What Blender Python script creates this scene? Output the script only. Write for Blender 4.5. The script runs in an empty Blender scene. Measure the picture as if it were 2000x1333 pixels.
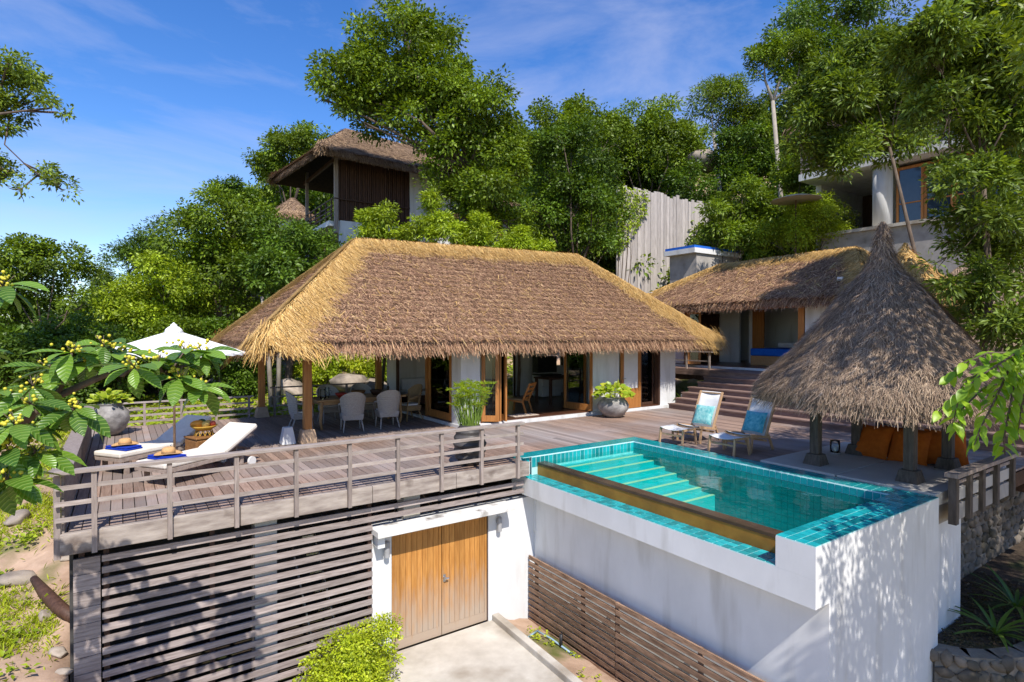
import bpy, math, random
import numpy as np
from mathutils import Vector, Matrix, Euler
R = math.radians
S = bpy.context.scene
COL = S.collection

# ------------------------------------------------------------------ camera
CAM = Vector((0.0, 0.0, 2.4)); YAW = 34.5; FPX = 1111.0; HOR = 655.0
cam_d = bpy.data.cameras.new('camera'); cam = bpy.data.objects.new('camera', cam_d); COL.objects.link(cam)
cam_d.sensor_width = 36.0; cam_d.lens = 36.0 * FPX / 2000.0
cam_d.clip_start = 0.1; cam_d.clip_end = 3000.0
cam.location = CAM
cam.rotation_euler = (R(90 - 0.6), 0, R(-YAW))
S.camera = cam

# ------------------------------------------------------------------ world
SUN_DIR = Vector((0.22, 0.80, -1.0)).normalized()      # the way the light travels
w = bpy.data.worlds.new('World'); S.world = w; w.use_nodes = True
nt = w.node_tree; nt.nodes.clear()
def wn(t, **k):
    n = nt.nodes.new(t)
    for a, b in k.items(): setattr(n, a, b)
    return n
sky = wn('ShaderNodeTexSky', sky_type='NISHITA', sun_disc=False)
sky.sun_elevation = math.asin(-SUN_DIR.z)
sky.sun_rotation = math.atan2(-SUN_DIR.x, -SUN_DIR.y)
sky.altitude = 0; sky.air_density = 1.0; sky.dust_density = 0.05; sky.ozone_density = 3.0
hs = wn('ShaderNodeHueSaturation'); hs.inputs['Saturation'].default_value = 1.30; hs.inputs['Value'].default_value = 1.6
hs.inputs['Hue'].default_value = 0.512
nt.links.new(sky.outputs[0], hs.inputs['Color'])
tc = wn('ShaderNodeTexCoord')
mp = wn('ShaderNodeMapping'); mp.inputs['Scale'].default_value = (1.3, 2.2, 6.0); mp.inputs['Rotation'].default_value = (0.25, 0.2, 0.6)
nz = wn('ShaderNodeTexNoise'); nz.inputs['Scale'].default_value = 1.5; nz.inputs['Detail'].default_value = 9; nz.inputs['Roughness'].default_value = 0.6
nz.inputs['Distortion'].default_value = 0.5
rp = wn('ShaderNodeValToRGB'); rp.color_ramp.elements[0].position = 0.40; rp.color_ramp.elements[0].color = (0, 0, 0, 1)
rp.color_ramp.elements[1].position = 0.80; rp.color_ramp.elements[1].color = (0.62, 0.62, 0.62, 1)
mx = wn('ShaderNodeMix', data_type='RGBA'); mx.inputs['B'].default_value = (5.2, 5.5, 7.4, 1)
bg = wn('ShaderNodeBackground'); bg.inputs['Strength'].default_value = 0.108
ou = wn('ShaderNodeOutputWorld')
for a, b in ((tc.outputs['Generated'], mp.inputs[0]), (mp.outputs[0], nz.inputs['Vector']), (nz.outputs[0], rp.inputs[0]),
             (rp.outputs[0], mx.inputs['Factor']), (hs.outputs[0], mx.inputs['A']), (mx.outputs['Result'], bg.inputs[0]), (bg.outputs[0], ou.inputs[0])):
    nt.links.new(a, b)
sl = bpy.data.lights.new('sun', 'SUN'); sl.energy = 5.0; sl.angle = R(0.53); sl.color = (1.0, 0.94, 0.85)
so = bpy.data.objects.new('sun', sl); COL.objects.link(so)
so.rotation_euler = SUN_DIR.to_track_quat('-Z', 'Y').to_euler(); so.location = (-20, -30, 40)
S.view_settings.view_transform = 'Standard'; S.view_settings.look = 'None'
S.view_settings.exposure = 0.25; S.view_settings.gamma = 1.0
S.render.engine = 'CYCLES'
S.cycles.use_denoising = True
S.cycles.max_bounces = 7; S.cycles.transparent_max_bounces = 12
S.cycles.diffuse_bounces = 3; S.cycles.glossy_bounces = 3; S.cycles.transmission_bounces = 4
S.cycles.caustics_reflective = False; S.cycles.caustics_refractive = False

# ------------------------------------------------------------------ helpers
_sy, _cy = math.sin(R(YAW)), math.cos(R(YAW))
def at(px, py, d):
    """point at depth d (metres along the view) seen at photo pixel px, py"""
    l = (px - 1000.0) / FPX * d
    return Vector((l * _cy + d * _sy, -l * _sy + d * _cy, CAM.z - (py - HOR) / FPX * d))

def tag(o, label=None, cat=None, group=None, kind=None):
    if label: o['label'] = label
    if cat: o['category'] = cat
    if group: o['group'] = group
    if kind: o['kind'] = kind
    return o
def thing(name, label, cat, loc=(0, 0, 0), rz=0.0, group=None):
    o = bpy.data.objects.new(name, None); COL.objects.link(o)
    o.empty_display_size = 0.2; o.location = loc; o.rotation_euler = (0, 0, rz)
    return tag(o, label, cat, group)
def put(o, parent, world=False):
    COL.objects.link(o)
    if parent is not None:
        o.parent = parent
        if world:
            m = Matrix.Identity(4); p = parent; chain = []
            while p is not None: chain.append(p); p = p.parent
            for q in reversed(chain): m = m @ q.matrix_parent_inverse @ q.matrix_basis
            o.matrix_parent_inverse = m.inverted()
    return o
def copy_tree(o, parent=None, loc=None, rz=None):
    c = o.copy(); COL.objects.link(c); c.parent = parent
    if loc is not None: c.location = loc
    if rz is not None: c.rotation_euler = (0, 0, rz)
    for ch in o.children: copy_tree(ch, c)
    return c

class MB:
    def __init__(s): s.v = []; s.f = []
    def box(s, x0, x1, y0, y1, z0, z1):
        b = len(s.v)
        s.v += [(x0,y0,z0),(x1,y0,z0),(x1,y1,z0),(x0,y1,z0),(x0,y0,z1),(x1,y0,z1),(x1,y1,z1),(x0,y1,z1)]
        s.f += [tuple(b+i for i in q) for q in ((0,3,2,1),(4,5,6,7),(0,1,5,4),(1,2,6,5),(2,3,7,6),(3,0,4,7))]
        return s
    def obox(s, c, size, rot=(0,0,0)):
        m = Euler(rot).to_matrix(); c = Vector(c); b = len(s.v)
        hx, hy, hz = [q/2 for q in size]
        for p in ((-hx,-hy,-hz),(hx,-hy,-hz),(hx,hy,-hz),(-hx,hy,-hz),(-hx,-hy,hz),(hx,-hy,hz),(hx,hy,hz),(-hx,hy,hz)):
            s.v.append(tuple(c + m @ Vector(p)))
        s.f += [tuple(b+i for i in q) for q in ((0,3,2,1),(4,5,6,7),(0,1,5,4),(1,2,6,5),(2,3,7,6),(3,0,4,7))]
        return s
    def beam(s, p0, p1, w, h, up=(0,0,1)):
        p0, p1 = Vector(p0), Vector(p1); d = (p1-p0).normalized(); u = Vector(up)
        if abs(d.dot(u)) > .99: u = Vector((0,1,0))
        r = d.cross(u).normalized(); u = r.cross(d); b = len(s.v)
        for p in (p0, p1):
            for a, c in ((-1,-1),(1,-1),(1,1),(-1,1)): s.v.append(tuple(p + r*a*w/2 + u*c*h/2))
        s.f += [tuple(b+i for i in q) for q in ((0,1,2,3),(7,6,5,4),(0,4,5,1),(1,5,6,2),(2,6,7,3),(3,7,4,0))]
        return s
    def frust(s, c, s0, s1, h):
        """square block, base half sizes s0, top half sizes s1"""
        x, y, z = c; b = len(s.v)
        for (a, q, zz) in ((s0[0], s0[1], z), (s1[0], s1[1], z+h)):
            s.v += [(x-a,y-q,zz),(x+a,y-q,zz),(x+a,y+q,zz),(x-a,y+q,zz)]
        s.f += [tuple(b+i for i in q) for q in ((0,3,2,1),(4,5,6,7),(0,1,5,4),(1,2,6,5),(2,3,7,6),(3,0,4,7))]
        return s
    def path(s, pts, radii, n=8, cap=True):
        pts = [Vector(p) for p in pts]
        if not hasattr(radii, '__len__'): radii = [radii]*len(pts)
        b = len(s.v); ref = None
        for i, p in enumerate(pts):
            d = (pts[min(i+1, len(pts)-1)] - pts[max(i-1, 0)]).normalized()
            if ref is None: ref = d.orthogonal().normalized()
            ref = (ref - d*ref.dot(d)).normalized(); q = d.cross(ref)
            for k in range(n):
                a = 2*math.pi*k/n; s.v.append(tuple(p + (ref*math.cos(a) + q*math.sin(a))*radii[i]))
        for i in range(len(pts)-1):
            for k in range(n):
                k2 = (k+1) % n
                s.f.append((b+i*n+k, b+i*n+k2, b+(i+1)*n+k2, b+(i+1)*n+k))
        if cap:
            s.f.append(tuple(b+k for k in reversed(range(n)))); s.f.append(tuple(b+(len(pts)-1)*n+k for k in range(n)))
        return s
    def lathe(s, prof, n=24, c=(0,0,0)):
        b = len(s.v)
        for r, z in prof:
            for k in range(n):
                a = 2*math.pi*k/n; s.v.append((c[0]+r*math.cos(a), c[1]+r*math.sin(a), c[2]+z))
        for i in range(len(prof)-1):
            for k in range(n):
                k2 = (k+1) % n
                s.f.append((b+i*n+k, b+i*n+k2, b+(i+1)*n+k2, b+(i+1)*n+k))
        s.f.append(tuple(b+k for k in reversed(range(n)))); s.f.append(tuple(b+(len(prof)-1)*n+k for k in range(n)))
        return s
    def poly(s, pts):
        b = len(s.v); s.v += [tuple(p) for p in pts]; s.f.append(tuple(range(b, b+len(pts)))); return s
    def prism(s, poly, z0, z1):
        n = len(poly); b = len(s.v)
        s.v += [(x,y,z0) for x,y in poly] + [(x,y,z1) for x,y in poly]
        s.f.append(tuple(b+i for i in reversed(range(n)))); s.f.append(tuple(b+n+i for i in range(n)))
        for i in range(n):
            j = (i+1) % n; s.f.append((b+i, b+j, b+n+j, b+n+i))
        return s
    def mesh(s, name, mat, smooth=False):
        me = bpy.data.meshes.new(name); me.from_pydata(s.v, [], s.f); me.materials.append(mat)
        if smooth:
            me.polygons.foreach_set('use_smooth', [True]*len(me.polygons))
        return me
    def build(s, name, mat, parent=None, smooth=False, world=False, bevel=0):
        o = bpy.data.objects.new(name, s.mesh(name, mat, smooth))
        put(o, parent, world)
        if bevel:
            m = o.modifiers.new('bevel', 'BEVEL'); m.width = bevel; m.segments = 2; m.limit_method = 'ANGLE'
        return o

def np_mesh(name, V, F, mat, col=None, parent=None, world=False, smooth=False):
    V = np.asarray(V, np.float32); F = np.asarray(F, np.int32)
    me = bpy.data.meshes.new(name); k = F.shape[1]
    me.vertices.add(len(V)); me.vertices.foreach_set('co', V.ravel())
    me.loops.add(F.size); me.loops.foreach_set('vertex_index', F.ravel())
    me.polygons.add(len(F)); me.polygons.foreach_set('loop_start', np.arange(0, F.size, k, dtype=np.int32))
    try: me.polygons.foreach_set('loop_total', np.full(len(F), k, np.int32))
    except Exception: pass
    if smooth: me.polygons.foreach_set('use_smooth', np.ones(len(F), bool))
    if col is not None:
        a = me.color_attributes.new('Col', 'FLOAT_COLOR', 'POINT')
        c = np.ones((len(V), 4), np.float32); c[:, :3] = col; a.data.foreach_set('color', c.ravel())
    me.update(calc_edges=True); me.validate()
    me.materials.append(mat)
    o = bpy.data.objects.new(name, me)
    return put(o, parent, world)

# ------------------------------------------------------------------ materials
def newmat(name):
    m = bpy.data.materials.new(name); m.use_nodes = True; t = m.node_tree
    return m, t, t.nodes['Principled BSDF'], t.nodes['Material Output']
def nd(t, typ, **k):
    n = t.nodes.new(typ)
    for a, b in k.items(): setattr(n, a, b)
    return n
def surf(name, c1, c2, scale=3.0, stretch=(1,1,1), rough=.7, bump=.3, detail=6, rand=0.0, c3=None, s3=.5, a3=(.5,.65), st3=(1,1,1), spec=.3, metal=0, bd=.01):
    """two-tone noise surface; c3 adds a second, larger stain; rand = brightness spread between objects"""
    m, t, p, o = newmat(name); L = t.links.new
    g = nd(t, 'ShaderNodeNewGeometry'); mpn = nd(t, 'ShaderNodeMapping'); mpn.inputs['Scale'].default_value = stretch
    L(g.outputs['Position'], mpn.inputs[0])
    vec = mpn.outputs[0]
    if rand:
        oi = nd(t, 'ShaderNodeObjectInfo'); cmb = nd(t, 'ShaderNodeMath', operation='MULTIPLY'); cmb.inputs[1].default_value = 37.0
        L(oi.outputs['Random'], cmb.inputs[0]); ad = nd(t, 'ShaderNodeVectorMath', operation='ADD')
        L(mpn.outputs[0], ad.inputs[0]); L(cmb.outputs[0], ad.inputs[1]); vec = ad.outputs[0]
    n = nd(t, 'ShaderNodeTexNoise'); n.inputs['Scale'].default_value = scale; n.inputs['Detail'].default_value = detail; n.inputs['Roughness'].default_value = .62
    L(vec, n.inputs['Vector'])
    r = nd(t, 'ShaderNodeValToRGB'); e = r.color_ramp.elements
    e[0].position = .3; e[0].color = (*c1, 1); e[1].position = .7; e[1].color = (*c2, 1); L(n.outputs[0], r.inputs[0])
    out = r.outputs[0]
    if c3 is not None:
        n2 = nd(t, 'ShaderNodeTexNoise'); n2.inputs['Scale'].default_value = s3; n2.inputs['Detail'].default_value = 5; mp3 = nd(t, 'ShaderNodeMapping'); mp3.inputs['Scale'].default_value = st3; L(g.outputs['Position'], mp3.inputs[0]); L(mp3.outputs[0], n2.inputs['Vector'])
        mr = nd(t, 'ShaderNodeMapRange'); mr.inputs['From Min'].default_value = a3[0]; mr.inputs['From Max'].default_value = a3[1]; L(n2.outputs[0], mr.inputs[0])
        mxn = nd(t, 'ShaderNodeMix', data_type='RGBA'); mxn.inputs['B'].default_value = (*c3, 1)
        L(mr.outputs[0], mxn.inputs['Factor']); L(out, mxn.inputs['A']); out = mxn.outputs['Result']
    if rand:
        mr = nd(t, 'ShaderNodeMapRange'); mr.inputs['To Min'].default_value = 1-rand; mr.inputs['To Max'].default_value = 1+rand
        L(oi.outputs['Random'], mr.inputs[0]); h = nd(t, 'ShaderNodeHueSaturation'); L(mr.outputs[0], h.inputs['Value']); L(out, h.inputs['Color']); out = h.outputs[0]
    L(out, p.inputs['Base Color'])
    p.inputs['Roughness'].default_value = rough; p.inputs['Specular IOR Level'].default_value = spec; p.inputs['Metallic'].default_value = metal
    if bump:
        b = nd(t, 'ShaderNodeBump'); b.inputs['Strength'].default_value = bump; b.inputs['Distance'].default_value = bd
        L(n.outputs[0], b.inputs['Height']); L(b.outputs[0], p.inputs['Normal'])
    return m
def attrmat(name, rough=.6, trans=0.0, spec=.3, tint=(1,1,1)):
    m, t, p, o = newmat(name); L = t.links.new
    a = nd(t, 'ShaderNodeAttribute', attribute_name='Col'); L(a.outputs['Color'], p.inputs['Base Color'])
    p.inputs['Roughness'].default_value = rough; p.inputs['Specular IOR Level'].default_value = spec
    if trans:
        tr = nd(t, 'ShaderNodeBsdfTranslucent'); mu = nd(t, 'ShaderNodeMix', data_type='RGBA', blend_type='MULTIPLY'); mu.inputs['Factor'].default_value = 1
        mu.inputs['B'].default_value = (1.6, 1.5, .5, 1); L(a.outputs['Color'], mu.inputs['A']); L(mu.outputs['Result'], tr.inputs[0])
        ms = nd(t, 'ShaderNodeMixShader'); ms.inputs[0].default_value = trans
        L(p.outputs[0], ms.inputs[1]); L(tr.outputs[0], ms.inputs[2]); L(ms.outputs[0], o.inputs[0])
    return m
def leafmat(name, c1, c2, trans=.3, rough=.4, vein=0.0):
    """big single leaves: colour from the object's own random number"""
    m, t, p, o = newmat(name); L = t.links.new
    oi = nd(t, 'ShaderNodeObjectInfo'); r = nd(t, 'ShaderNodeValToRGB'); e = r.color_ramp.elements
    e[0].color = (*c1, 1); e[1].color = (*c2, 1); L(oi.outputs['Random'], r.inputs[0]); out = r.outputs[0]
    tcn = nd(t, 'ShaderNodeTexCoord')
    if vein:
        sx = nd(t, 'ShaderNodeSeparateXYZ'); L(tcn.outputs['Object'], sx.inputs[0])
        ab = nd(t, 'ShaderNodeMath', operation='ABSOLUTE'); L(sx.outputs[1], ab.inputs[0])
        mu = nd(t, 'ShaderNodeMath', operation='MULTIPLY_ADD'); L(ab.outputs[0], mu.inputs[0]); mu.inputs[1].default_value = -.8; L(sx.outputs[0], mu.inputs[2])
        sn = nd(t, 'ShaderNodeMath', operation='MULTIPLY'); L(mu.outputs[0], sn.inputs[0]); sn.inputs[1].default_value = vein
        s2 = nd(t, 'ShaderNodeMath', operation='SINE'); L(sn.outputs[0], s2.inputs[0])
        b = nd(t, 'ShaderNodeBump'); b.inputs['Strength'].default_value = .5; b.inputs['Distance'].default_value = .004
        L(s2.outputs[0], b.inputs['Height']); L(b.outputs[0], p.inputs['Normal'])
        mrv = nd(t, 'ShaderNodeMapRange'); mrv.inputs['From Min'].default_value = .55; mrv.inputs['From Max'].default_value = 1.0; mrv.inputs['To Max'].default_value = .55; L(s2.outputs[0], mrv.inputs[0])
        mxv = nd(t, 'ShaderNodeMix', data_type='RGBA'); mxv.inputs['B'].default_value = (.30,.42,.10,1); L(mrv.outputs[0], mxv.inputs['Factor']); L(out, mxv.inputs['A']); out = mxv.outputs['Result']
    L(out, p.inputs['Base Color']); p.inputs['Roughness'].default_value = rough
    tr = nd(t, 'ShaderNodeBsdfTranslucent'); mu2 = nd(t, 'ShaderNodeMix', data_type='RGBA', blend_type='MULTIPLY'); mu2.inputs['Factor'].default_value = 1
    mu2.inputs['B'].default_value = (1.5, 1.6, .5, 1); L(out, mu2.inputs['A']); L(mu2.outputs['Result'], tr.inputs[0])
    ms = nd(t, 'ShaderNodeMixShader'); ms.inputs[0].default_value = trans
    L(p.outputs[0], ms.inputs[1]); L(tr.outputs[0], ms.inputs[2]); L(ms.outputs[0], o.inputs[0])
    return m
def glassmat(name, tint, rough=.02, mix=.25):
    m, t, p, o = newmat(name); L = t.links.new
    tr = nd(t, 'ShaderNodeBsdfTransparent'); tr.inputs[0].default_value = (*tint, 1)
    gl = nd(t, 'ShaderNodeBsdfGlossy'); gl.inputs['Roughness'].default_value = rough
    fr = nd(t, 'ShaderNodeFresnel'); fr.inputs[0].default_value = 1.45
    ms = nd(t, 'ShaderNodeMixShader'); L(fr.outputs[0], ms.inputs[0]); L(tr.outputs[0], ms.inputs[1]); L(gl.outputs[0], ms.inputs[2]); L(ms.outputs[0], o.inputs[0])
    return m, t, tr, gl, fr

MT = {}
MT['deck'] = surf('weathered_deck', (.195,.122,.09), (.35,.245,.19), 5, (9,.7,3), .75, .25, rand=.28, c3=(.29,.25,.235), s3=.40, a3=(.42,.66))
MT['rail'] = surf('silver_wood', (.25,.205,.18), (.42,.36,.325), 4, (1.2,6,9), .8, .3, rand=.12)
MT['railv'] = surf('silver_wood_upright', (.20,.16,.14), (.36,.30,.27), 4, (8,8,1), .8, .3, rand=.12)
MT['beam'] = surf('weathered_beam', (.20,.16,.14), (.46,.40,.35), 2.2, (1,4,5), .85, .4, c3=(.10,.07,.055), s3=1.9, a3=(.60,.72))
MT['slat'] = surf('grey_slat', (.20,.16,.145), (.42,.355,.33), 4, (.9,6,9), .85, .35, rand=.2)
MT['slatb'] = surf('brown_slat', (.10,.058,.036), (.36,.225,.145), 3, (6,1.4,9), .8, .35, rand=.3)
MT['step'] = surf('step_wood', (.17,.105,.085), (.30,.205,.17), 4, (6,.8,6), .8, .3, rand=.15)
MT['white'] = surf('white_render', (.64,.645,.65), (.75,.755,.76), 1.2, (1,1,.6), .85, .12, c3=(.50,.49,.465), s3=1.3, a3=(.52,.80), st3=(2.6,2.6,.45))
MT['concrete'] = surf('pale_concrete', (.42,.385,.33), (.62,.58,.51), 1.8, (1,1,1), .9, .3, detail=9, c3=(.27,.225,.17), s3=1.1, a3=(.47,.70))
MT['plinth'] = surf('grey_concrete', (.30,.28,.26), (.45,.42,.39), 3, (1,1,1), .9, .3, c3=(.16,.14,.12), s3=1.5, a3=(.55,.75))
MT['teak'] = surf('varnished_teak', (.30,.115,.028), (.50,.215,.06), 3, (8,8,.6), .45, .15, rand=.13, spec=.4)
def doorplank():
    m = surf('door_plank', (.34,.14,.030), (.54,.26,.070), 3.5, (9,9,.7), .55, .2, rand=.15)
    t = m.node_tree; L = t.links.new; p = t.nodes['Principled BSDF']
    src = p.inputs['Base Color'].links[0].from_socket
    g = nd(t, 'ShaderNodeNewGeometry'); sx = nd(t, 'ShaderNodeSeparateXYZ'); L(g.outputs['Position'], sx.inputs[0])
    n = nd(t, 'ShaderNodeTexNoise'); n.inputs['Scale'].default_value = 3.5; n.inputs['Detail'].default_value = 5
    mpn = nd(t, 'ShaderNodeMapping'); mpn.inputs['Scale'].default_value = (4,1,.7); L(g.outputs['Position'], mpn.inputs[0]); L(mpn.outputs[0], n.inputs['Vector'])
    a = nd(t, 'ShaderNodeMath', operation='MULTIPLY_ADD'); L(n.outputs[0], a.inputs[0]); a.inputs[1].default_value = 1.3; L(sx.outputs[2], a.inputs[2])
    mr = nd(t, 'ShaderNodeMapRange'); mr.inputs['From Min'].default_value = -1.05; mr.inputs['From Max'].default_value = -2.05; L(a.outputs[0], mr.inputs[0])
    mxn = nd(t, 'ShaderNodeMix', data_type='RGBA'); mxn.inputs['B'].default_value = (.40,.31,.235,1)
    L(mr.outputs[0], mxn.inputs['Factor']); L(src, mxn.inputs['A']); L(mxn.outputs['Result'], p.inputs['Base Color'])
    return m
MT['door'] = doorplank()
MT['darkwood'] = surf('dark_wood', (.045,.022,.014), (.10,.05,.032), 4, (6,6,.8), .6, .2, rand=.2)
MT['floorwood'] = surf('polished_floor', (.06,.022,.012), (.12,.05,.028), 3, (8,.8,1), .3, .05, spec=.5)
MT['soil'] = surf('sandy_soil', (.30,.195,.13), (.54,.385,.28), 2.2, (1,1,1), .95, .6, c3=(.12,.13,.035), s3=.8, a3=(.47,.6), bd=.05)
MT['rock'] = surf('granite', (.22,.18,.145), (.44,.37,.30), 3, (1,1,1), .9, .6, c3=(.12,.10,.085), s3=1.5, a3=(.5,.68), rand=.15, bd=.04)
MT['bark'] = surf('bark', (.07,.05,.037), (.17,.13,.10), 6, (2,2,.5), .95, .6, bd=.03)
MT['palebark'] = surf('pale_bark', (.26,.22,.18), (.42,.37,.31), 6, (2,2,.5), .95, .5, bd=.02)
MT['pot'] = surf('grey_pot', (.15,.14,.135), (.38,.36,.345), 5, (1,1,1.6), .55, .4, c3=(.42,.40,.38), s3=3.5, a3=(.52,.66))
MT['darkpot'] = surf('dark_ribbed_pot', (.035,.032,.032), (.10,.09,.085), 4, (1,1,2), .45, .3)
MT['cushion'] = surf('cream_canvas', (.70,.645,.56), (.80,.745,.66), 8, (1,1,1), .9, .15)
MT['blue'] = surf('blue_towel', (.003,.020,.26), (.007,.045,.42), 30, (1,1,1), .95, .5)
MT['straw'] = surf('straw_hat', (.50,.28,.11), (.66,.41,.19), 40, (1,1,3), .85, .4)
MT['rattan'] = surf('brown_rattan', (.15,.065,.018), (.34,.165,.055), 28, (1,1,3), .6, .8, bd=.006)
MT['wicker'] = surf('grey_wicker', (.30,.27,.25), (.50,.46,.43), 26, (1,1,3), .7, .9, bd=.006)
MT['tan_wicker'] = surf('tan_wicker', (.24,.15,.07), (.40,.27,.14), 26, (1,1,3), .7, .9, bd=.006)
MT['canvas'] = surf('white_canvas', (.66,.65,.63), (.76,.75,.73), 6, (1,1,1), .9, .1)
MT['palewood'] = surf('pale_oak', (.42,.25,.13), (.58,.38,.22), 4, (4,4,1), .6, .1)
MT['oak'] = surf('oak', (.36,.20,.085), (.52,.31,.15), 4, (1,5,5), .55, .1)
MT['orange'] = surf('orange_cotton', (.36,.075,.005), (.50,.12,.010), 10, (1,1,1), .9, .25)
MT['aqua'] = surf('aqua_print', (.05,.33,.36), (.36,.62,.58), 14, (1,1,1), .85, .1, detail=3)
MT['teal'] = surf('teal_print', (.015,.25,.34), (.16,.48,.54), 14, (1,1,1), .85, .1, detail=3)
MT['black'] = surf('black_metal', (.012,.012,.013), (.03,.03,.032), 8, rough=.45, bump=.05)
MT['greymetal'] = surf('grey_metal', (.28,.28,.29), (.38,.38,.39), 8, rough=.45, bump=.05)
MT['steel'] = surf('steel', (.5,.5,.5), (.65,.65,.65), 8, rough=.25, bump=0, metal=.9)
MT['fence'] = surf('bleached_plank', (.32,.285,.265), (.54,.49,.455), 4, (6,6,.5), .9, .35, rand=.14)
MT['weir'] = surf('rust_stone', (.28,.115,.012), (.44,.205,.03), 2.5, (1,1,1), .45, .15, c3=(.20,.085,.012), s3=1.7, a3=(.5,.75), spec=.4)
MT['weirtop'] = surf('wet_dark_stone', (.045,.03,.02), (.10,.062,.038), 3, rough=.25, bump=.1, spec=.5)
MT['grout'] = surf('pale_grout', (.40,.66,.66), (.54,.74,.74), 6, rough=.7, bump=.05)
MT['tile'] = surf('turquoise_tile', (.006,.27,.30), (.018,.38,.40), 6, rough=.12, bump=.03, rand=.35, spec=.5)
MT['poolfloor'] = surf('pool_floor_tile', (.006,.46,.48), (.016,.56,.57), 5, rough=.3, bump=.02)
MT['nosing'] = surf('sand_nosing', (.80,.72,.42), (.86,.79,.50), 6, rough=.5, bump=0)
MT['bluepaint'] = surf('blue_cloth', (.01,.10,.50), (.015,.15,.62), 6, rough=.9, bump=.2)
MT['kitchen'] = surf('white_cabinet', (.68,.68,.67), (.72,.72,.71), 3, rough=.4, bump=0)
MT['redcloth'] = surf('red_glaze', (.30,.02,.012), (.45,.05,.03), 5, rough=.4, bump=.1)
MT['fascia'] = surf('taupe_fascia', (.27,.235,.205), (.34,.30,.265), 4, rough=.8, bump=.1)
MT['bluepipe'] = surf('blue_pvc', (.24,.36,.46), (.32,.44,.54), 6, rough=.4, bump=.05)
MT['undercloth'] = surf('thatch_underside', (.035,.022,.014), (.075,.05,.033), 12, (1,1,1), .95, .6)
MT['leaf'] = attrmat('foliage', .45, .28, .35)
MT['thatch'] = attrmat('thatch_straw', .85, 0, .15)
MT['bigleaf'] = leafmat('large_leaf', (.045,.115,.010), (.17,.31,.03), .25, .35, 55)
MT['brightleaf'] = leafmat('bright_leaf', (.15,.30,.012), (.36,.52,.035), .4, .4)
MT['limeleaf'] = leafmat('lime_leaf', (.24,.36,.02), (.50,.52,.05), .3, .4)
MT['fernleaf'] = leafmat('fern_leaf', (.05,.12,.015), (.13,.22,.03), .3, .45)
MT['berry'] = surf('yellow_berry', (.48,.44,.03), (.70,.60,.06), 9, rough=.5, bump=0)
MT['glass'] = glassmat('door_glass', (.80,.84,.84))[0]
MT['rail_y'] = surf('silver_wood_side', (.20,.165,.145), (.36,.305,.275), 4, (6,1.2,9), .8, .3, rand=.12)
MT['stained'] = surf('stained_white', (.60,.585,.55), (.80,.79,.77), 3, (1,1,2), .9, .2, c3=(.16,.14,.115), s3=3.2, a3=(.52,.68))
MT['sandstone'] = surf('sandstone', (.40,.27,.17), (.55,.40,.27), 5, (1,1,1), .9, .3)
MT['concrete_plain'] = surf('smooth_screed', (.46,.43,.395), (.56,.53,.49), 1.6, (1,1,1), .9, .12)
MT['darkgrey_wood'] = surf('dark_grey_wood', (.05,.04,.034), (.13,.11,.095), 4, (6,6,.8), .8, .3)
MT['tan_cloth'] = surf('tan_cloth', (.42,.36,.27), (.50,.44,.34), 5, rough=.9, bump=.1)
MT['blueglass'] = surf('reflecting_pane', (.02,.035,.06), (.03,.05,.08), 3, rough=.04, bump=0, spec=.9)
MT['umbrella'] = surf('parasol_canvas', (.78,.78,.77), (.84,.84,.83), 5, rough=.9, bump=.05)
MT['bottle'] = glassmat('clear_glass', (.85,.93,.95))[0]
MT['gold_bowl'] = surf('yellow_lacquer', (.42,.24,.03), (.52,.31,.05), 6, rough=.4, bump=.05)
MT['papaya'] = surf('papaya_skin', (.55,.20,.02), (.68,.30,.04), 12, rough=.5, bump=.05)
MT['mango'] = surf('mango_skin', (.62,.42,.10), (.74,.52,.18), 12, rough=.5, bump=.05)
MT['apple'] = surf('apple_skin', (.45,.04,.03), (.60,.14,.07), 12, rough=.4, bump=.05)
MT['melon'] = surf('melon_skin', (.03,.07,.02), (.07,.13,.035), 18, rough=.5, bump=.1)
MT['mat'] = surf('pale_mat', (.55,.44,.36), (.66,.55,.46), 20, rough=.95, bump=.3)
MT['stem'] = surf('green_stem', (.12,.20,.03), (.22,.32,.05), 6, rough=.6, bump=.05)
MT['humus'] = surf('humus_and_store_shade', (.035,.024,.016), (.09,.065,.045), 9, rough=.95, bump=.7, bd=.04, c3=(.05,.06,.02), s3=2.0, a3=(.5,.65))
MT['unlit_concrete'] = surf('shade_dark_concrete', (.045,.042,.04), (.085,.08,.075), 3, rough=.95, bump=.2)  # concrete darkened so its colour carries the store's deep shade
MT['darkrock'] = surf('shade_dark_stone', (.09,.075,.06), (.24,.20,.16), 3, rough=.9, bump=.6, c3=(.06,.055,.04), s3=1.5, a3=(.5,.68), rand=.3, bd=.04)  # stone darkened to put shade into the rubble walls' colour
MT['mortar'] = surf('old_mortar', (.13,.115,.095), (.24,.215,.185), 6, rough=.95, bump=.4)
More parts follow.
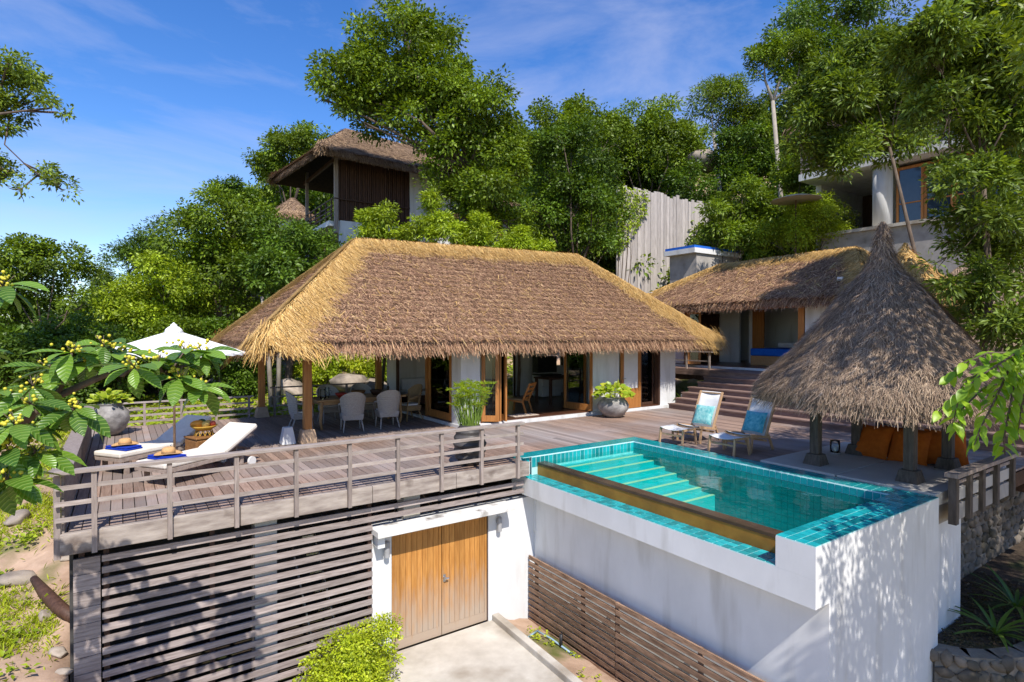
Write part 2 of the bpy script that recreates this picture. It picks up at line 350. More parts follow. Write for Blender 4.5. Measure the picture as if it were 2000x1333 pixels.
# ------------------------------------------------------------------ straw
PAL_BROWN = np.array([(.26,.145,.08),(.38,.225,.13),(.50,.31,.185),(.31,.18,.105),(.14,.078,.044),(.66,.44,.24)])
PAL_BROWN = PAL_BROWN*np.array([1.02,.995,1.05])
PAL_GOLD = np.array([(.55,.335,.105),(.66,.43,.16),(.47,.27,.085),(.73,.51,.22),(.60,.38,.13),(.37,.21,.075)])
PAL_GREY = np.array([(.30,.215,.15),(.41,.305,.22),(.23,.16,.115),(.52,.395,.285),(.34,.25,.175),(.15,.105,.075)])
PAL_TAN = np.array([(.30,.20,.12),(.38,.26,.16),(.24,.155,.10),(.45,.31,.19),(.20,.13,.085)])
def unit(a): return a / (np.linalg.norm(a, axis=-1, keepdims=True) + 1e-9)
def blades(P, D, N, rng, L=(.16,.32), W=(.010,.02), ang=.28, lift=(.0,.02), tip=(.01,.05), pal=PAL_BROWN, droop=0.0):
    n = len(P); D = unit(np.broadcast_to(D, (n,3)).copy()); N = unit(np.broadcast_to(N, (n,3)).copy())
    Sd = np.cross(D, N); a = rng.normal(0, ang, n)[:, None]
    d = D*np.cos(a) + Sd*np.sin(a); s = np.cross(d, N)
    l = rng.uniform(*L, n)[:, None]; wd = rng.uniform(*W, n)[:, None]/2
    b = P + N*rng.uniform(*lift, n)[:, None]
    t = b + d*l + N*rng.uniform(*tip, n)[:, None]; t[:, 2] -= droop*l[:, 0]*rng.uniform(.4, 1.2, n)
    V = np.stack([b-s*wd, b+s*wd, t+s*wd*.45, t-s*wd*.45], 1).reshape(-1, 3)
    F = np.arange(4*n).reshape(-1, 4)
    c = pal[rng.integers(0, len(pal), n)] * rng.uniform(.75, 1.2, n)[:, None]
    return V, F, np.repeat(c, 4, 0)
def join(parts):
    V, F, C = [], [], []; o = 0
    for v, f, c in parts: V.append(v); F.append(f+o); C.append(c); o += len(v)
    return np.concatenate(V), np.concatenate(F), np.concatenate(C)
def sample_poly(poly, n, rng):
    poly = np.asarray(poly, float); tri = [(poly[0], poly[i], poly[i+1]) for i in range(1, len(poly)-1)]
    ar = np.array([np.linalg.norm(np.cross(b-a, c-a)) for a, b, c in tri]); k = rng.choice(len(tri), n, p=ar/ar.sum())
    T = np.array(tri)[k]; r1 = np.sqrt(rng.random(n))[:, None]; r2 = rng.random(n)[:, None]
    return T[:,0]*(1-r1) + T[:,1]*r1*(1-r2) + T[:,2]*r1*r2
def plane_down(poly):
    p = np.asarray(poly, float); n = np.cross(p[1]-p[0], p[2]-p[0]); n /= np.linalg.norm(n)
    if n[2] < 0: n = -n
    d = np.array([n[0]*n[2], n[1]*n[2], n[2]*n[2]-1]); d /= np.linalg.norm(d)
    return n, d
def poly_area(p):
    p = np.asarray(p, float); return sum(np.linalg.norm(np.cross(p[i]-p[0], p[i+1]-p[0]))/2 for i in range(1, len(p)-1))

def hip_roof(root, A, B, FL, FR, BR, BL, seed, dens=(900,)*4, pal=PAL_BROWN, gold=PAL_GOLD, strip=(.30,.85), sdens=2300, thick=.22,
             bl=(.16,.34), bw=(.011,.022), sbw=(.010,.02), course=.24, gold_lines=(1,1,1,1,1), ridge_w=.42):
    rng = np.random.default_rng(seed)
    A, B, FL, FR, BR, BL = [np.array(q, float) for q in (A, B, FL, FR, BR, BL)]
    planes = [[A, FL, FR, B], [A, BL, FL], [B, FR, BR], [B, BR, BL, A]]
    # straw bed (solid) and its dark underside
    cen = (FL+BR)/2; dz = np.array([0, 0, -thick])
    def inn(q, k=.05):
        q2 = q + dz; q2[:2] += (cen[:2]-q[:2])*k/np.linalg.norm(cen[:2]-q[:2]); return q2
    vo = [A, B, FL, FR, BR, BL]; vi = [A+dz, B+dz] + [inn(q) for q in (FL, FR, BR, BL)]
    mb = MB(); mb.v = [tuple(q) for q in vo+vi]
    mb.f = [(0,2,3,1), (0,5,2), (1,3,4), (1,4,5,0), (2,8,9,3), (3,9,10,4), (4,10,11,5), (5,11,8,2)]
    V = np.array(mb.v)
    bed = mb.build('thatch_bed', MT['bed_' + ('g' if pal is PAL_GREY else 'b')], root, world=True)
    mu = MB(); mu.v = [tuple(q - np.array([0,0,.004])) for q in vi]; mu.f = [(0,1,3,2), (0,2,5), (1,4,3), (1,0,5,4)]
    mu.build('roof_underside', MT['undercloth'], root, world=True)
    out = []
    for pl, dn in zip(planes, dens):
        if not dn: continue
        N, D = plane_down(pl); n = int(poly_area(pl)*dn); P = sample_poly(pl, n, rng)
        if course:
            top = max(p[2] for p in pl); s = (top-P[:,2])/abs(D[2]); fr = (s/course) % 1.0
            keep = rng.random(n) < .5 + .5*(fr < .55)
            lift = .06*(1-fr)
            P = P + N*lift[:,None]*rng.uniform(.4,1,n)[:,None]
            P = P[keep]
        if gold is PAL_GOLD:
            q_ = rng.random(len(P)) < .010
            out.append(blades(P[q_]+N*.03, D, N, rng, L=(bl[0]*1.5, bl[1]*1.8), W=bw, ang=.6, lift=(0,.03), tip=(.0,.05), pal=gold))
        out.append(blades(P, D, N, rng, L=bl, W=bw, ang=.5, lift=(0,.025), tip=(-.005,.05), pal=pal))
    for (p, q), pl, dn in (((FL,FR),0,dens[0]), ((BL,FL),1,dens[1]), ((FR,BR),2,dens[2]), ((BR,BL),3,dens[3])):
        if not dn: continue
        N, D = plane_down(planes[pl]); ln = np.linalg.norm(q-p); n = int(ln*700)
        t = rng.random(n)[:,None]; P = p*(1-t)+q*t - D*rng.uniform(.0,.22,n)[:,None] - N*rng.uniform(0,.14,n)[:,None]
        out.append(blades(P, D, N, rng, L=(.14,.34), W=bw, ang=.35, lift=(0,.02), tip=(-.08,.03), pal=pal, droop=.5))
    v, f, c = join(out); th = np_mesh('thatch', v, f, MT['thatch'], c, root, True); th['kind'] = 'stuff'
    out = []
    lines = [(A,B,0,ridge_w,ridge_w), (A,FL,0,*strip), (A,BL,1,*strip), (B,FR,2,*strip), (B,BR,2,*strip)]
    pair = [(0,3), (0,1), (1,3), (0,2), (2,3)]
    for li, ((p,q,_,w0,w1), pp) in enumerate(zip(lines, pair)):
        if not gold_lines[li]: continue
        for k in pp:
            if not dens[k] and li: continue
            N, D = plane_down(planes[k]); e = (q-p)/np.linalg.norm(q-p); side = np.cross(N, e)
            cen_pl = sum(planes[k])/len(planes[k])
            if np.dot(side, cen_pl-p) < 0: side = -side
            ln = np.linalg.norm(q-p); n = int(ln*(w0+w1)/2*sdens); t = rng.random(n)[:,None]
            wd = (w0+(w1-w0)*np.minimum(1,t*1.4))*(.85+.3*np.sin(t*ln*5+li)*.5+rng.normal(0,.06,n)[:,None])
            u = rng.random(n)[:,None]**1.1; u = np.where(rng.random((n,1)) < .16, u*1.55, u)
            P = p*(1-t)+q*t + side*u*wd + N*(.11*(1-u)+.02)
            Dm = unit(D*.8 + side*.55 + e*(.35 if li else 0))
            out.append(blades(P, Dm, N, rng, L=(.16,.42), W=sbw, ang=.33, lift=(0,.03), tip=(-.03,.05), pal=gold, droop=.12))
        # straw laid across the line so that the cap is closed
        n = int(np.linalg.norm(q-p)*500); t = rng.random(n)[:,None]; P = p*(1-t)+q*t + np.array([0,0,.11])
        d = unit(rng.normal(0,1,(n,3))*np.array([1,1,.15]) + (q-p)*.12)
        out.append(blades(P, d, np.array([0,0,1.]), rng, L=(.12,.3), W=sbw, ang=.3, lift=(-.06,.05), tip=(-.06,.02), pal=gold, droop=.5))
        if li:
            N, D = plane_down(planes[pp[0]]); e = (q-p)/np.linalg.norm(q-p); n = 500
            P = q - e*rng.uniform(0,.5,n)[:,None] + rng.normal(0,.09,(n,3))
            out.append(blades(P, e, np.array([0,0,1.]), rng, L=(.2,.45), W=sbw, ang=.5, lift=(-.02,.06), tip=(-.06,.03), pal=gold, droop=.6))
    if out:
        v, f, c = join(out); g = np_mesh('straw_ridge_cap', v, f, MT['thatch'], c, root, True); g['kind'] = 'stuff'
        g['label'] = 'newer golden straw laid along ridge and hips'

def cone_roof(root, cx, cy, prof, seed, sq=0.0, dens=1300, pal=PAL_GREY, fringe=True, bl=(.14,.30), bw=(.010,.02)):
    """prof: list of (radius, z) from the tip to the eave; sq = how square the eave is"""
    rng = np.random.default_rng(seed); prof = np.array(prof, float); nseg = 64
    th = np.linspace(0, 2*np.pi, nseg, endpoint=False)
    zt, ze = prof[0,1], prof[-1,1]
    def rad(r, z, a):
        k = sq*np.clip((zt-z)/(zt-ze), 0, 1)**.7; e = 5.0
        s = 1/(np.abs(np.cos(a))**e+np.abs(np.sin(a))**e)**(1/e)
        return r*(1+k*(s-1)) * (1+.02*np.sin(a*7+z*3)+.015*np.sin(a*13-z*5))
    mb = MB()
    for r, z in prof:
        rr = rad(r, z, th)
        mb.v += [(cx+q*math.cos(a), cy+q*math.sin(a), z) for q, a in zip(rr, th)]
    m = len(prof)
    rr = rad(prof[-1,0]-.06, ze, th); mb.v += [(cx+q*math.cos(a), cy+q*math.sin(a), ze-.2) for q, a in zip(rr, th)]
    mb.v += [(cx, cy, zt-.9)]
    for i in range(m):
        for k in range(nseg):
            k2 = (k+1)%nseg; mb.f.append((i*nseg+k, (i+1)*nseg+k, (i+1)*nseg+k2, i*nseg+k2))
    for k in range(nseg): mb.f.append((m*nseg+(k+1)%nseg, m*nseg+k, (m+1)*nseg))
    mb.f.append(tuple(reversed(range(nseg))))
    mb.build('thatch_bed', MT['bed_g' if pal is PAL_GREY else 'bed_gold' if pal is PAL_GOLD else 'bed_b'], root, world=True)
    seg = np.linalg.norm(np.diff(prof, axis=0), axis=1); mid = (prof[1:,0]+prof[:-1,0])/2; ar = seg*2*np.pi*mid
    n = int(ar.sum()*dens); k = rng.choice(len(seg), n, p=ar/ar.sum()); t = rng.random(n); a = rng.random(n)*2*np.pi
    r = prof[k,0]*(1-t)+prof[k+1,0]*t; z = prof[k,1]*(1-t)+prof[k+1,1]*t; q = rad(r, z, a)
    P = np.stack([cx+q*np.cos(a), cy+q*np.sin(a), z], 1)
    dr = prof[k+1,0]-prof[k,0]; dzv = prof[k+1,1]-prof[k,1]
    q2 = rad(r+dr*.2, z+dzv*.2, a); P2 = np.stack([cx+q2*np.cos(a), cy+q2*np.sin(a), z+dzv*.2], 1)
    D = unit(P2-P); Tn = np.stack([-np.sin(a), np.cos(a), 0*a], 1); N = unit(np.cross(D, Tn)); N[N[:,2]<0] *= -1
    cl = .03*np.sin(a*17+z*9)*np.sin(z*11+a*5)
    out = [blades(P+N*cl[:,None]*.8, D, N, rng, L=bl, W=bw, ang=.4, lift=(0,.025), tip=(0,.045), pal=pal)]
    if fringe:
        n = int(2*np.pi*prof[-1,0]*1100); a = rng.random(n)*2*np.pi; q = rad(prof[-1,0]+0*a, ze+0*a, a) - rng.uniform(0,.16,n)
        P = np.stack([cx+q*np.cos(a), cy+q*np.sin(a), ze+rng.uniform(-.16,.1,n)], 1)
        D = unit(np.stack([np.cos(a), np.sin(a), -1.1+0*a], 1)); N = unit(np.stack([np.cos(a), np.sin(a), .8+0*a], 1))
        out.append(blades(P, D, N, rng, L=(.10,.24), W=bw, ang=.4, lift=(0,.03), tip=(-.03,.05), pal=pal, droop=.4))
    v, f, c = join(out); o = np_mesh('thatch', v, f, MT['thatch'], c, root, True); o['kind'] = 'stuff'
MT['bed_b'] = surf('brown_thatch_bed', (.13,.085,.06), (.26,.175,.125), 14, (1,1,1), .95, .8, bd=.05)
MT['bed_g'] = surf('grey_thatch_bed', (.13,.10,.08), (.27,.215,.17), 14, (1,1,1), .95, .8, bd=.05)
MT['bed_gold'] = surf('gold_thatch_bed', (.36,.20,.055), (.52,.31,.09), 14, (1,1,1), .95, .8, bd=.05)

# ------------------------------------------------------------------ foliage
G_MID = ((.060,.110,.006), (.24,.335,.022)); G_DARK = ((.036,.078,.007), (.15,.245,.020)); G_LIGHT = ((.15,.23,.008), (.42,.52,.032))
G_YEL = ((.22,.31,.010), (.55,.60,.035)); G_OLIVE = ((.075,.125,.010), (.27,.36,.04))
def leaves(P, Dr, Up, rng, ln, wd, pal, fold=.25, droop=.15):
    n = len(P); D = unit(Dr); N = unit(Up - D*np.sum(Up*D, 1, keepdims=True)); Sd = np.cross(D, N)
    l = (ln*rng.uniform(.65, 1.25, n))[:, None]; wv = (wd*rng.uniform(.7, 1.2, n))[:, None]/2
    tip = P + D*l; tip[:, 2] -= droop*l[:, 0]
    md = P + D*l*.48
    V = np.stack([P, md+Sd*wv+N*wv*fold, tip, md-Sd*wv+N*wv*fold], 1).reshape(-1, 3)
    i = np.arange(n)*4; F = np.stack([np.stack([i, i+2, i+1], 1), np.stack([i, i+3, i+2], 1)], 1).reshape(-1, 3)
    lo, hi = np.array(pal[0]), np.array(pal[1]); t = np.clip(rng.beta(2, 2.4, n), 0, 1)[:, None]
    c = (lo+(hi-lo)*t)*rng.uniform(.85, 1.15, (n, 1))
    return V, F, np.repeat(c, 4, 0)
def crown_arrays(lobes, rng, n_clump, per, clump_r, ln, wd, pal, inner=.55, rosette=False, flat=.8):
    """lobes carry boughs, boughs carry leaf clumps, clumps carry leaves: hollows stay open between the boughs"""
    lb = np.array([tuple(q) if len(q) == 6 else (*q[:3], q[3], q[3], q[3]*flat) for q in lobes], float)
    ar = (lb[:,3]*lb[:,4])**1.0 + .3*lb[:,5]**2; nb = max(len(lb)*3, n_clump//13); kb = rng.choice(len(lb), nb, p=ar/ar.sum())
    ub = unit(rng.normal(0, 1, (nb, 3))); ub[:,2] = np.where(ub[:,2] < -.5, -ub[:,2], ub[:,2])
    B = lb[kb,:3] + ub*lb[kb,3:]*(.35+.65*rng.random(nb)**.6)[:,None]
    keep = np.ones(nb, bool)
    for j in range(len(lb)):
        d = np.linalg.norm((B-lb[j,:3])/lb[j,3:], axis=1); keep &= ~((d < .35) & (kb != j))
    B, kb, ub = B[keep], kb[keep], ub[keep]; nb = len(B)
    br = lb[kb,3]*rng.uniform(.24, .42, nb)+clump_r*.25; tb = rng.uniform(.68, 1.28, nb)
    k = rng.choice(nb, n_clump, p=br**1.6/np.sum(br**1.6))
    v = unit(rng.normal(0, 1, (n_clump, 3))+ub[k]*.5+np.array([0,0,.35])); 
    C = B[k]+v*br[k][:,None]*(.45+.55*rng.random(n_clump)**.5)[:,None]*np.array([1,1,.85])
    m = len(C); cs = rng.uniform(.6, 1.2, m); tone = tb[k]*rng.uniform(.8, 1.2, m)
    idx = np.repeat(np.arange(m), per); n = len(idx)
    off = np.clip(rng.normal(0, 1, (n, 3)), -1.5, 1.5)*np.array([1,1,.7])*clump_r*.62*cs[idx][:,None]
    P = C[idx]+off
    D = unit(off)*.8 + v[idx]*.45 + rng.normal(0, .35, (n, 3)); D[:,2] -= .12
    Up = np.array([0,0,.55])+v[idx]*.95+rng.normal(0, .36, (n, 3))
    V, F, c = leaves(P, D, Up, rng, ln, wd, pal)
    return V, F, c*np.repeat(tone[idx], 4)[:,None]
def limbs(mb, base, lobes, r0, rng, fork=None, n=7, limb=.34):
    base = Vector(base); top = Vector(fork) if fork else None
    if top is None:
        c = sum((Vector(q[:3]) for q in lobes), Vector())/len(lobes); top = base.lerp(c, .55)
    mid = base.lerp(top, .5) + Vector((rng.normal(0,.12), rng.normal(0,.12), 0))*(top-base).length*.4
    mb.path([base, mid, top], [r0, r0*.82, r0*.62], n)
    for q in lobes:
        c = Vector(q[:3]); src = top; hub = top
        if c.z < top.z+.15*(top.z-base.z):
            hi = [Vector(o[:3]) for o in lobes if o[2] > c.z+.2]
            if hi: src = min(hi, key=lambda o: (o-c).length)
        hub = src; ln = (c-src).length
        m1 = src.lerp(c, .5) + Vector((rng.normal(0,.1), rng.normal(0,.1), rng.normal(0,.06)))*ln
        k0 = limb if src is top else .12; mb.path([src, m1, c], [r0*k0, r0*k0*.6, r0*.06], 6)
        for _ in range(3):
            d = Vector(rng.normal(0,1,3)).normalized(); rr = q[3]*.85
            mb.path([m1.lerp(c, .6), c + d*rr*.5, c+d*rr], [r0*.13, r0*.08, r0*.03], 4, cap=False)
def tree(name, label, base, lobes, seed, n_clump=700, per=16, clump_r=.28, ln=.2, wd=.09, pal=G_MID, r0=.16, group=None, fork=None, cat='tree', bark='bark', inner=.55, flat=.8, limb=.34):
    rng = np.random.default_rng(seed); t = thing(name, label, cat, base, 0, group)
    ln *= .88; wd *= .90; per = int(per*1.0)
    V, F, c = crown_arrays(lobes, rng, n_clump, per, clump_r, ln, wd, pal, inner, flat=flat)
    o = np_mesh('crown', V, F, MT['leaf'], c, t, True); o['kind'] = 'stuff'
    mb = MB(); limbs(mb, base, lobes, r0, rng, fork, limb=limb); mb.build('trunk', MT[bark], t, True, True)
    return t
def pxl(px, py, d, r_px, squash=.85):
    """lobe from a place in the view: centre at depth d, radius given in photo pixels"""
    p = at(px, py, d); r = r_px*d/FPX; return (p.x, p.y, p.z, r, r, r*squash)
def leaf_mesh(name, mat, ln=1.0, wd=.36, droop=.25, fold=.18, obov=.6):
    mb = MB(); n = 6; P = []
    for i in range(n+1):
        s = i/n; wv = wd/2*math.sin(math.pi*min(1, s**(.9 if obov < .55 else 1.35)))**.8 if 0 < i < n else .006
        z = -droop*s*s
        P.append((s*ln, wv, z))
    for x, wv, z in P: mb.v += [(x, -wv, z+fold*wv), (x, 0, z), (x, wv, z+fold*wv)]
    for i in range(n):
        b = i*3; mb.f += [(b, b+3, b+4, b+1), (b+1, b+4, b+5, b+2)]
    return mb.mesh(name, mat, True)
def orient(d, up):
    d = Vector(d).normalized(); up = Vector(up); y = up.cross(d)
    if y.length < 1e-3: y = Vector((0,1,0)).cross(d)
    y.normalize(); z = d.cross(y)
    return Matrix((d, y, z)).transposed()
def rock_mesh(name, seed, mat, sub=2):
    import bmesh
    rng = np.random.default_rng(seed); bm = bmesh.new(); bmesh.ops.create_icosphere(bm, subdivisions=sub, radius=1)
    k = rng.normal(0, 1, (6, 3)); ph = rng.random(6)*6; pl_ = unit(rng.normal(0, 1, (9, 3))); hq_ = rng.uniform(.55, .92, 9)
    for v in bm.verts:
        p = np.array(v.co); f = 1+sum(.10*math.sin(np.dot(k[i], p)*1.6+ph[i]) for i in range(6))+.05*abs(math.sin(np.dot(k[0],p)*4+ph[1]))-.06*abs(math.sin(np.dot(k[2],p)*5+ph[3]))+.03*math.sin(np.dot(k[4],p)*11)
        p = p*f
        for q in range(9):
            nq = pl_[q]; dq = float(np.dot(p, nq))-hq_[q]
            if dq > 0: p = p-nq*dq*.85
        v.co = Vector(p*(1+.015*math.sin(np.dot(k[5],p)*17)))
    me = bpy.data.meshes.new(name); bm.to_mesh(me); bm.free(); me.materials.append(mat)
    me.polygons.foreach_set('use_smooth', [True]*len(me.polygons)); return me
ROCKS = [rock_mesh('rock', 10+i, MT['rock'], 3) for i in range(4)]
STONES = [rock_mesh('stone', 40+i, MT['darkrock'], 1) for i in range(5)]
# ------------------------------------------------------------------ terrain
def sst(a, b, x): t = np.clip((x-a)/(b-a), 0, 1); return t*t*(3-2*t)
def hgt(x, y):
    x = np.asarray(x, float); y = np.asarray(y, float)
    back = -3.4 + sst(11, 17.3, y)*3.1
    yc = np.minimum(y, 50); slope = (.02+.33*sst(1, 13, x))*np.maximum(0, yc-18.5)
    slope = slope + np.maximum(0, x-12)*.36*sst(18, 32, y)
    back = back + np.where(slope > 20, 20+(slope-20)*.15, slope)
    left = -1.72+(y-8.5)*.165 - np.maximum(0, -1.5-x)*.10 + .12*np.sin(x*2.1+y*1.3)
    left = np.where(y > 18, -.15+.02*np.maximum(0,yc-18.5), left)
    left = np.where(y < 8.5, -1.72-(8.5-y)*.34, left)
    kl = 1-sst(-.56, -.50, x)
    right = -2.9+sst(13.2, 17.4, x)*3.75+np.maximum(0, x-24)*.55
    right = np.minimum(right, 22); rlow = -3.1+np.maximum(0, x-14.5)*.4
    right = np.where(y < 4.0, rlow+0*x, rlow+(right-rlow)*sst(4.0, 4.6, y)); right = np.where(x < 9.4, -3.4, right)
    h = np.maximum(back, right)
    h = h*(1-kl)+left*kl
    return h
gx = np.sort(np.concatenate([np.linspace(-120,-10,28), np.linspace(-9,30,157), np.linspace(31,150,30), [-.56, -.5035]]))
gy = np.concatenate([np.linspace(-30,0,10), np.linspace(.5,34,135), np.linspace(35,190,34)])
GX, GY = np.meshgrid(gx, gy); rngt = np.random.default_rng(3)
near = ((GX > -10) & (GX < 30) & (GY < 40))
GZ = hgt(GX, GY) + np.where(near & ~((GX > -.5) & (GX < 13) & (GY < 18)), rngt.normal(0, .035, GX.shape), 0)
V = np.stack([GX.ravel(), GY.ravel(), GZ.ravel()], 1); nx, ny = len(gx), len(gy)
ii = (np.arange(ny-1)[:,None]*nx+np.arange(nx-1)[None,:]).ravel()
terrain = np_mesh('terrain', V, np.stack([ii, ii+1, ii+nx+1, ii+nx], 1), MT['soil'], None, None, smooth=True)
terrain['kind'] = 'structure'
def gz(x, y): return float(hgt(x, y))

# ------------------------------------------------------------------ deck
rnd = random.Random(5)
DX0, DX1, DY0, DY1 = -.55, 14.75, 8.72, 18.0
deck = thing('wooden_deck', 'weathered brown plank deck around the thatched house and pool', 'deck', (3, 12, 0))
PW, GAP, TH = .14, .009, .035
plank_me = {}
def plank_obj(x0, x1, y0, y1, parent, z1=0.0, mat='deck', name='plank', th=TH):
    key = (round(x1-x0, 3), round(y1-y0, 3), mat, th)
    if key not in plank_me:
        a, b = (x1-x0)/2, (y1-y0)/2; e = min(.004, a*.3)
        mb = MB(); mb.v = [(-a,-b,-th),(a,-b,-th),(a,b,-th),(-a,b,-th),(-a,-b,-e),(a,-b,-e),(a,b,-e),(-a,b,-e),(-a+e,-b+e,0),(a-e,-b+e,0),(a-e,b-e,0),(-a+e,b-e,0)]
        mb.f = [(0,3,2,1),(0,1,5,4),(1,2,6,5),(2,3,7,6),(3,0,4,7),(4,5,9,8),(5,6,10,9),(6,7,11,10),(7,4,8,11),(8,9,10,11)]
        plank_me[key] = mb.mesh(name, MT[mat])
    o = bpy.data.objects.new(name, plank_me[key]); put(o, parent, True)
    o.location = ((x0+x1)/2, (y0+y1)/2, z1+rnd.uniform(-.002, .0015)); return o
x = DX0
while x < DX1-.02:
    x1 = x+PW-GAP; spans = []
    if x1 <= 6.36: ya, yb = DY0, DY1
    elif x < 9.76: ya, yb = 9.20, 12.75
    else: ya, yb = 6.1, 12.75
    if 6.3 < x < 7.05: yb = DY1
    if 7.05 <= x < 15.6: yb = 12.6
    cut = sorted(rnd.choice([10.4, 11.2, 12.3, 13.1, 14.6, 15.4]) for _ in range(1 if yb-ya < 7 else 2))
    ys = [ya]+[c for c in cut if ya+1.0 < c < yb-1.0]+[yb]; ys = sorted(set(ys))
    for a, b in zip(ys[:-1], ys[1:]): plank_obj(x, x1, a+.003, b-.003, deck)
    x += PW
# deck on the far side of the gazebo
x = 12.98
while x < 17.0:
    plank_obj(x, x+PW-GAP, 3.25, 6.08, deck); x += PW
mb = MB()
for y in np.arange(9.1, 18.1, .6): mb.box(-.45, 6.30, y-.03, y+.03, -.16, -.04)
mb.build('joist_frame', MT['darkwood'], deck, world=True)
mb = MB(); mb.box(-.5, 6.3, 9.0, 17.95, -.30, -.17)       # bearers
mb.build('bearer', MT['darkwood'], deck, world=True)
mb = MB(); mb.box(6.45, 14.6, 9.3, 12.6, -.3, -.06); mb.box(9.9, 14.6, 6.2, 9.25, -.3, -.06); mb.build('sub_base', MT['darkwood'], deck, world=True)
# front fascia beam: several lengths butted
xs = [-.62, 1.35, 3.25, 4.75, 6.31]
for a, b in zip(xs[:-1], xs[1:]):
    mb = MB(); mb.box(a+.004, b-.004, 8.60, 8.705, -.245+rnd.uniform(-.006,.006), .02+rnd.uniform(-.004,.004)); mb.build('fascia_board', MT['beam'], deck, world=True, bevel=.006)
mb = MB(); mb.box(-.66, -.57, 8.72, 18.0, -.25, -.01); mb.build('fascia_board', MT['beam'], deck, world=True)

# ------------------------------------------------------------------ railings
def railing(name, label, p0, p1, n_post, h=.77, rails=(.20,.39,.58), top=(.13,.045), post=(.055,.075), low=-.22, mat='rail', group=None, first=True, ext=(.12,.12)):
    p0, p1 = Vector((*p0, 0)), Vector((*p1, 0)); t = thing(name, label, 'railing', p0, 0, group); d = (p1-p0)
    for i in range(n_post):
        if i == 0 and not first: continue
        q = p0 + d*(i/(n_post-1)) if n_post > 1 else p0
        ang = math.atan2(d.y, d.x)
        MB().obox((q.x, q.y, (h-.02+low)/2), (post[0], post[1], h-.02-low), (0, 0, ang)).build('post', MT['railv'], t, world=True)
    e = d.normalized(); e0 = e*ext[0]; e1 = e*ext[1]; nrm = Vector((-d.y, d.x, 0)).normalized()
    for z in rails:
        MB().beam(p0-e0+Vector((0,0,z)), p1+e1+Vector((0,0,z)), .035, .05).build('rail', MT[mat], t, world=True)
    MB().beam(p0-e0+Vector((0,0,h)), p1+e1+Vector((0,0,h)), top[0], top[1]).build('top_rail', MT[mat], t, world=True, bevel=.005)
    return t
railing('deck_railing', 'long silver grey wooden railing with eight bays above the slatted screen', (-.28, 8.57), (6.02, 8.57), 9, low=-.24, ext=(.38,.12))
railing('deck_railing', 'grey wooden back railing behind the parasol and round stone pot', (-.35, 17.92), (3.05, 17.92), 5, h=.62, rails=(.12,.28,.44), low=-.15, top=(.09,.04))
railing('deck_railing', 'dark wooden back railing behind the dining table', (3.75, 17.92), (7.0, 17.92), 4, h=.84, rails=(.3,.57), low=-.1, top=(.08,.04), mat='railv')
# boarded parapet along the left edge
par = thing('boarded_parapet', 'solid grey boarded parapet with wide flat cap along deck side', 'parapet', (-.6, 12, 0))
for k in range(5):
    MB().box(-.605, -.575, 8.66, 16.4, .005+k*.145, .143+k*.145).build('board', MT['rail_y'] if 'rail_y' in MT else MT['rail'], par, world=True)
MB().box(-.70, -.50, 8.52, 16.45, .735, .78).build('cap_board', MT['railv'], par, world=True)
for y in (8.66, 10.6, 12.5, 14.4, 16.3): MB().box(-.675, -.61, y-.04, y+.04, -.28, .73).build('post', MT['railv'], par, world=True)

# ------------------------------------------------------------------ slatted screen under the deck
scr = thing('slatted_screen', 'grey horizontal slat screen closing off the space under the deck', 'screen', (1.4, 8.8, -2.9))
z = -.40; k = 0
while z > -3.3:
    x1 = 3.30 if z < -.6 else 6.28
    rz = rnd.uniform(-.010, .010); z += rnd.uniform(-.004, .004)
    MB().beam((-.215, 8.76, z), (x1, 8.76, z+rz), .03, .08).build('slat', MT['slat'], scr, world=True)
    z -= .147
    k += 1
for i, zz in enumerate(np.arange(-.36, -3.2, -.205)):
    MB().box(-.50, -.23, 8.74, 8.785, zz-.19, zz+.008).build('board', MT['slat'], scr, world=True)
for xx in (-.42, -.17, 1.02): MB().box(xx-.03, xx+.03, 8.80, 8.86, -3.0, -.26).build('post', MT['darkwood'], scr, world=True)
MB().box(3.24, 3.30, 8.79, 8.85, -3.0, -.3).build('post', MT['darkwood'], scr, world=True)
# concrete columns; store walls coloured dark to paint in the shade
for i, (cx, cyy, lab) in enumerate(((1.72, 8.95, 'bare concrete column standing behind the slats under the parasol deck'), (4.05, 9.02, 'short concrete column stub above the garage door canopy'))):
    mb = MB(); mb.box(cx-.15, cx+.15, cyy-.13, cyy+.13, -2.899 if i == 0 else -.70, -.305)
    tag(mb.build('concrete_column', MT['concrete']), lab, 'column')
bk = tag(MB().box(-.5, 3.2, 11.2, 11.35, -3.0, -.32).build('store_back_wall', MT['unlit_concrete']), 'concrete wall coloured dark for shade at the back of the dark store under the deck', 'wall')
o = tag(MB().box(-.54, -.50, 8.80, 11.2, -3.0, -.30).build('store_side_wall', MT['unlit_concrete']), 'added side wall, coloured dark for shade, in the store behind the slat screen boards', 'wall')  # added wall whose dark colour keeps the store black
o = MB().box(-.49, 3.3, 8.9, 11.19, -3.4, -2.90).build('store_floor', MT['humus']); o['kind'] = 'structure'  # dark soil colour also stands in for the shade under the deck
# plastic chairs-like ladder leaning in the store
lad = thing('ladder', 'pale aluminium ladder leaning inside the dark store behind the slats', 'ladder', (2.75, 9.5, -2.9), 0)
for s in (-1, 1): MB().beam((2.75+s*.2, 9.2, -2.9), (2.55+s*.2, 10.3, -.9), .03, .06).build('stile', MT['steel'], lad, world=True)
for q in range(7):
    f = (q+.7)/7.5; MB().beam((2.55+.2*(1-f)*1-.0, 9.2+1.1*f, -2.9+2*f), (2.95-.2*f, 9.2+1.1*f, -2.9+2*f), .03, .03).build('rung', MT['steel'], lad, world=True)

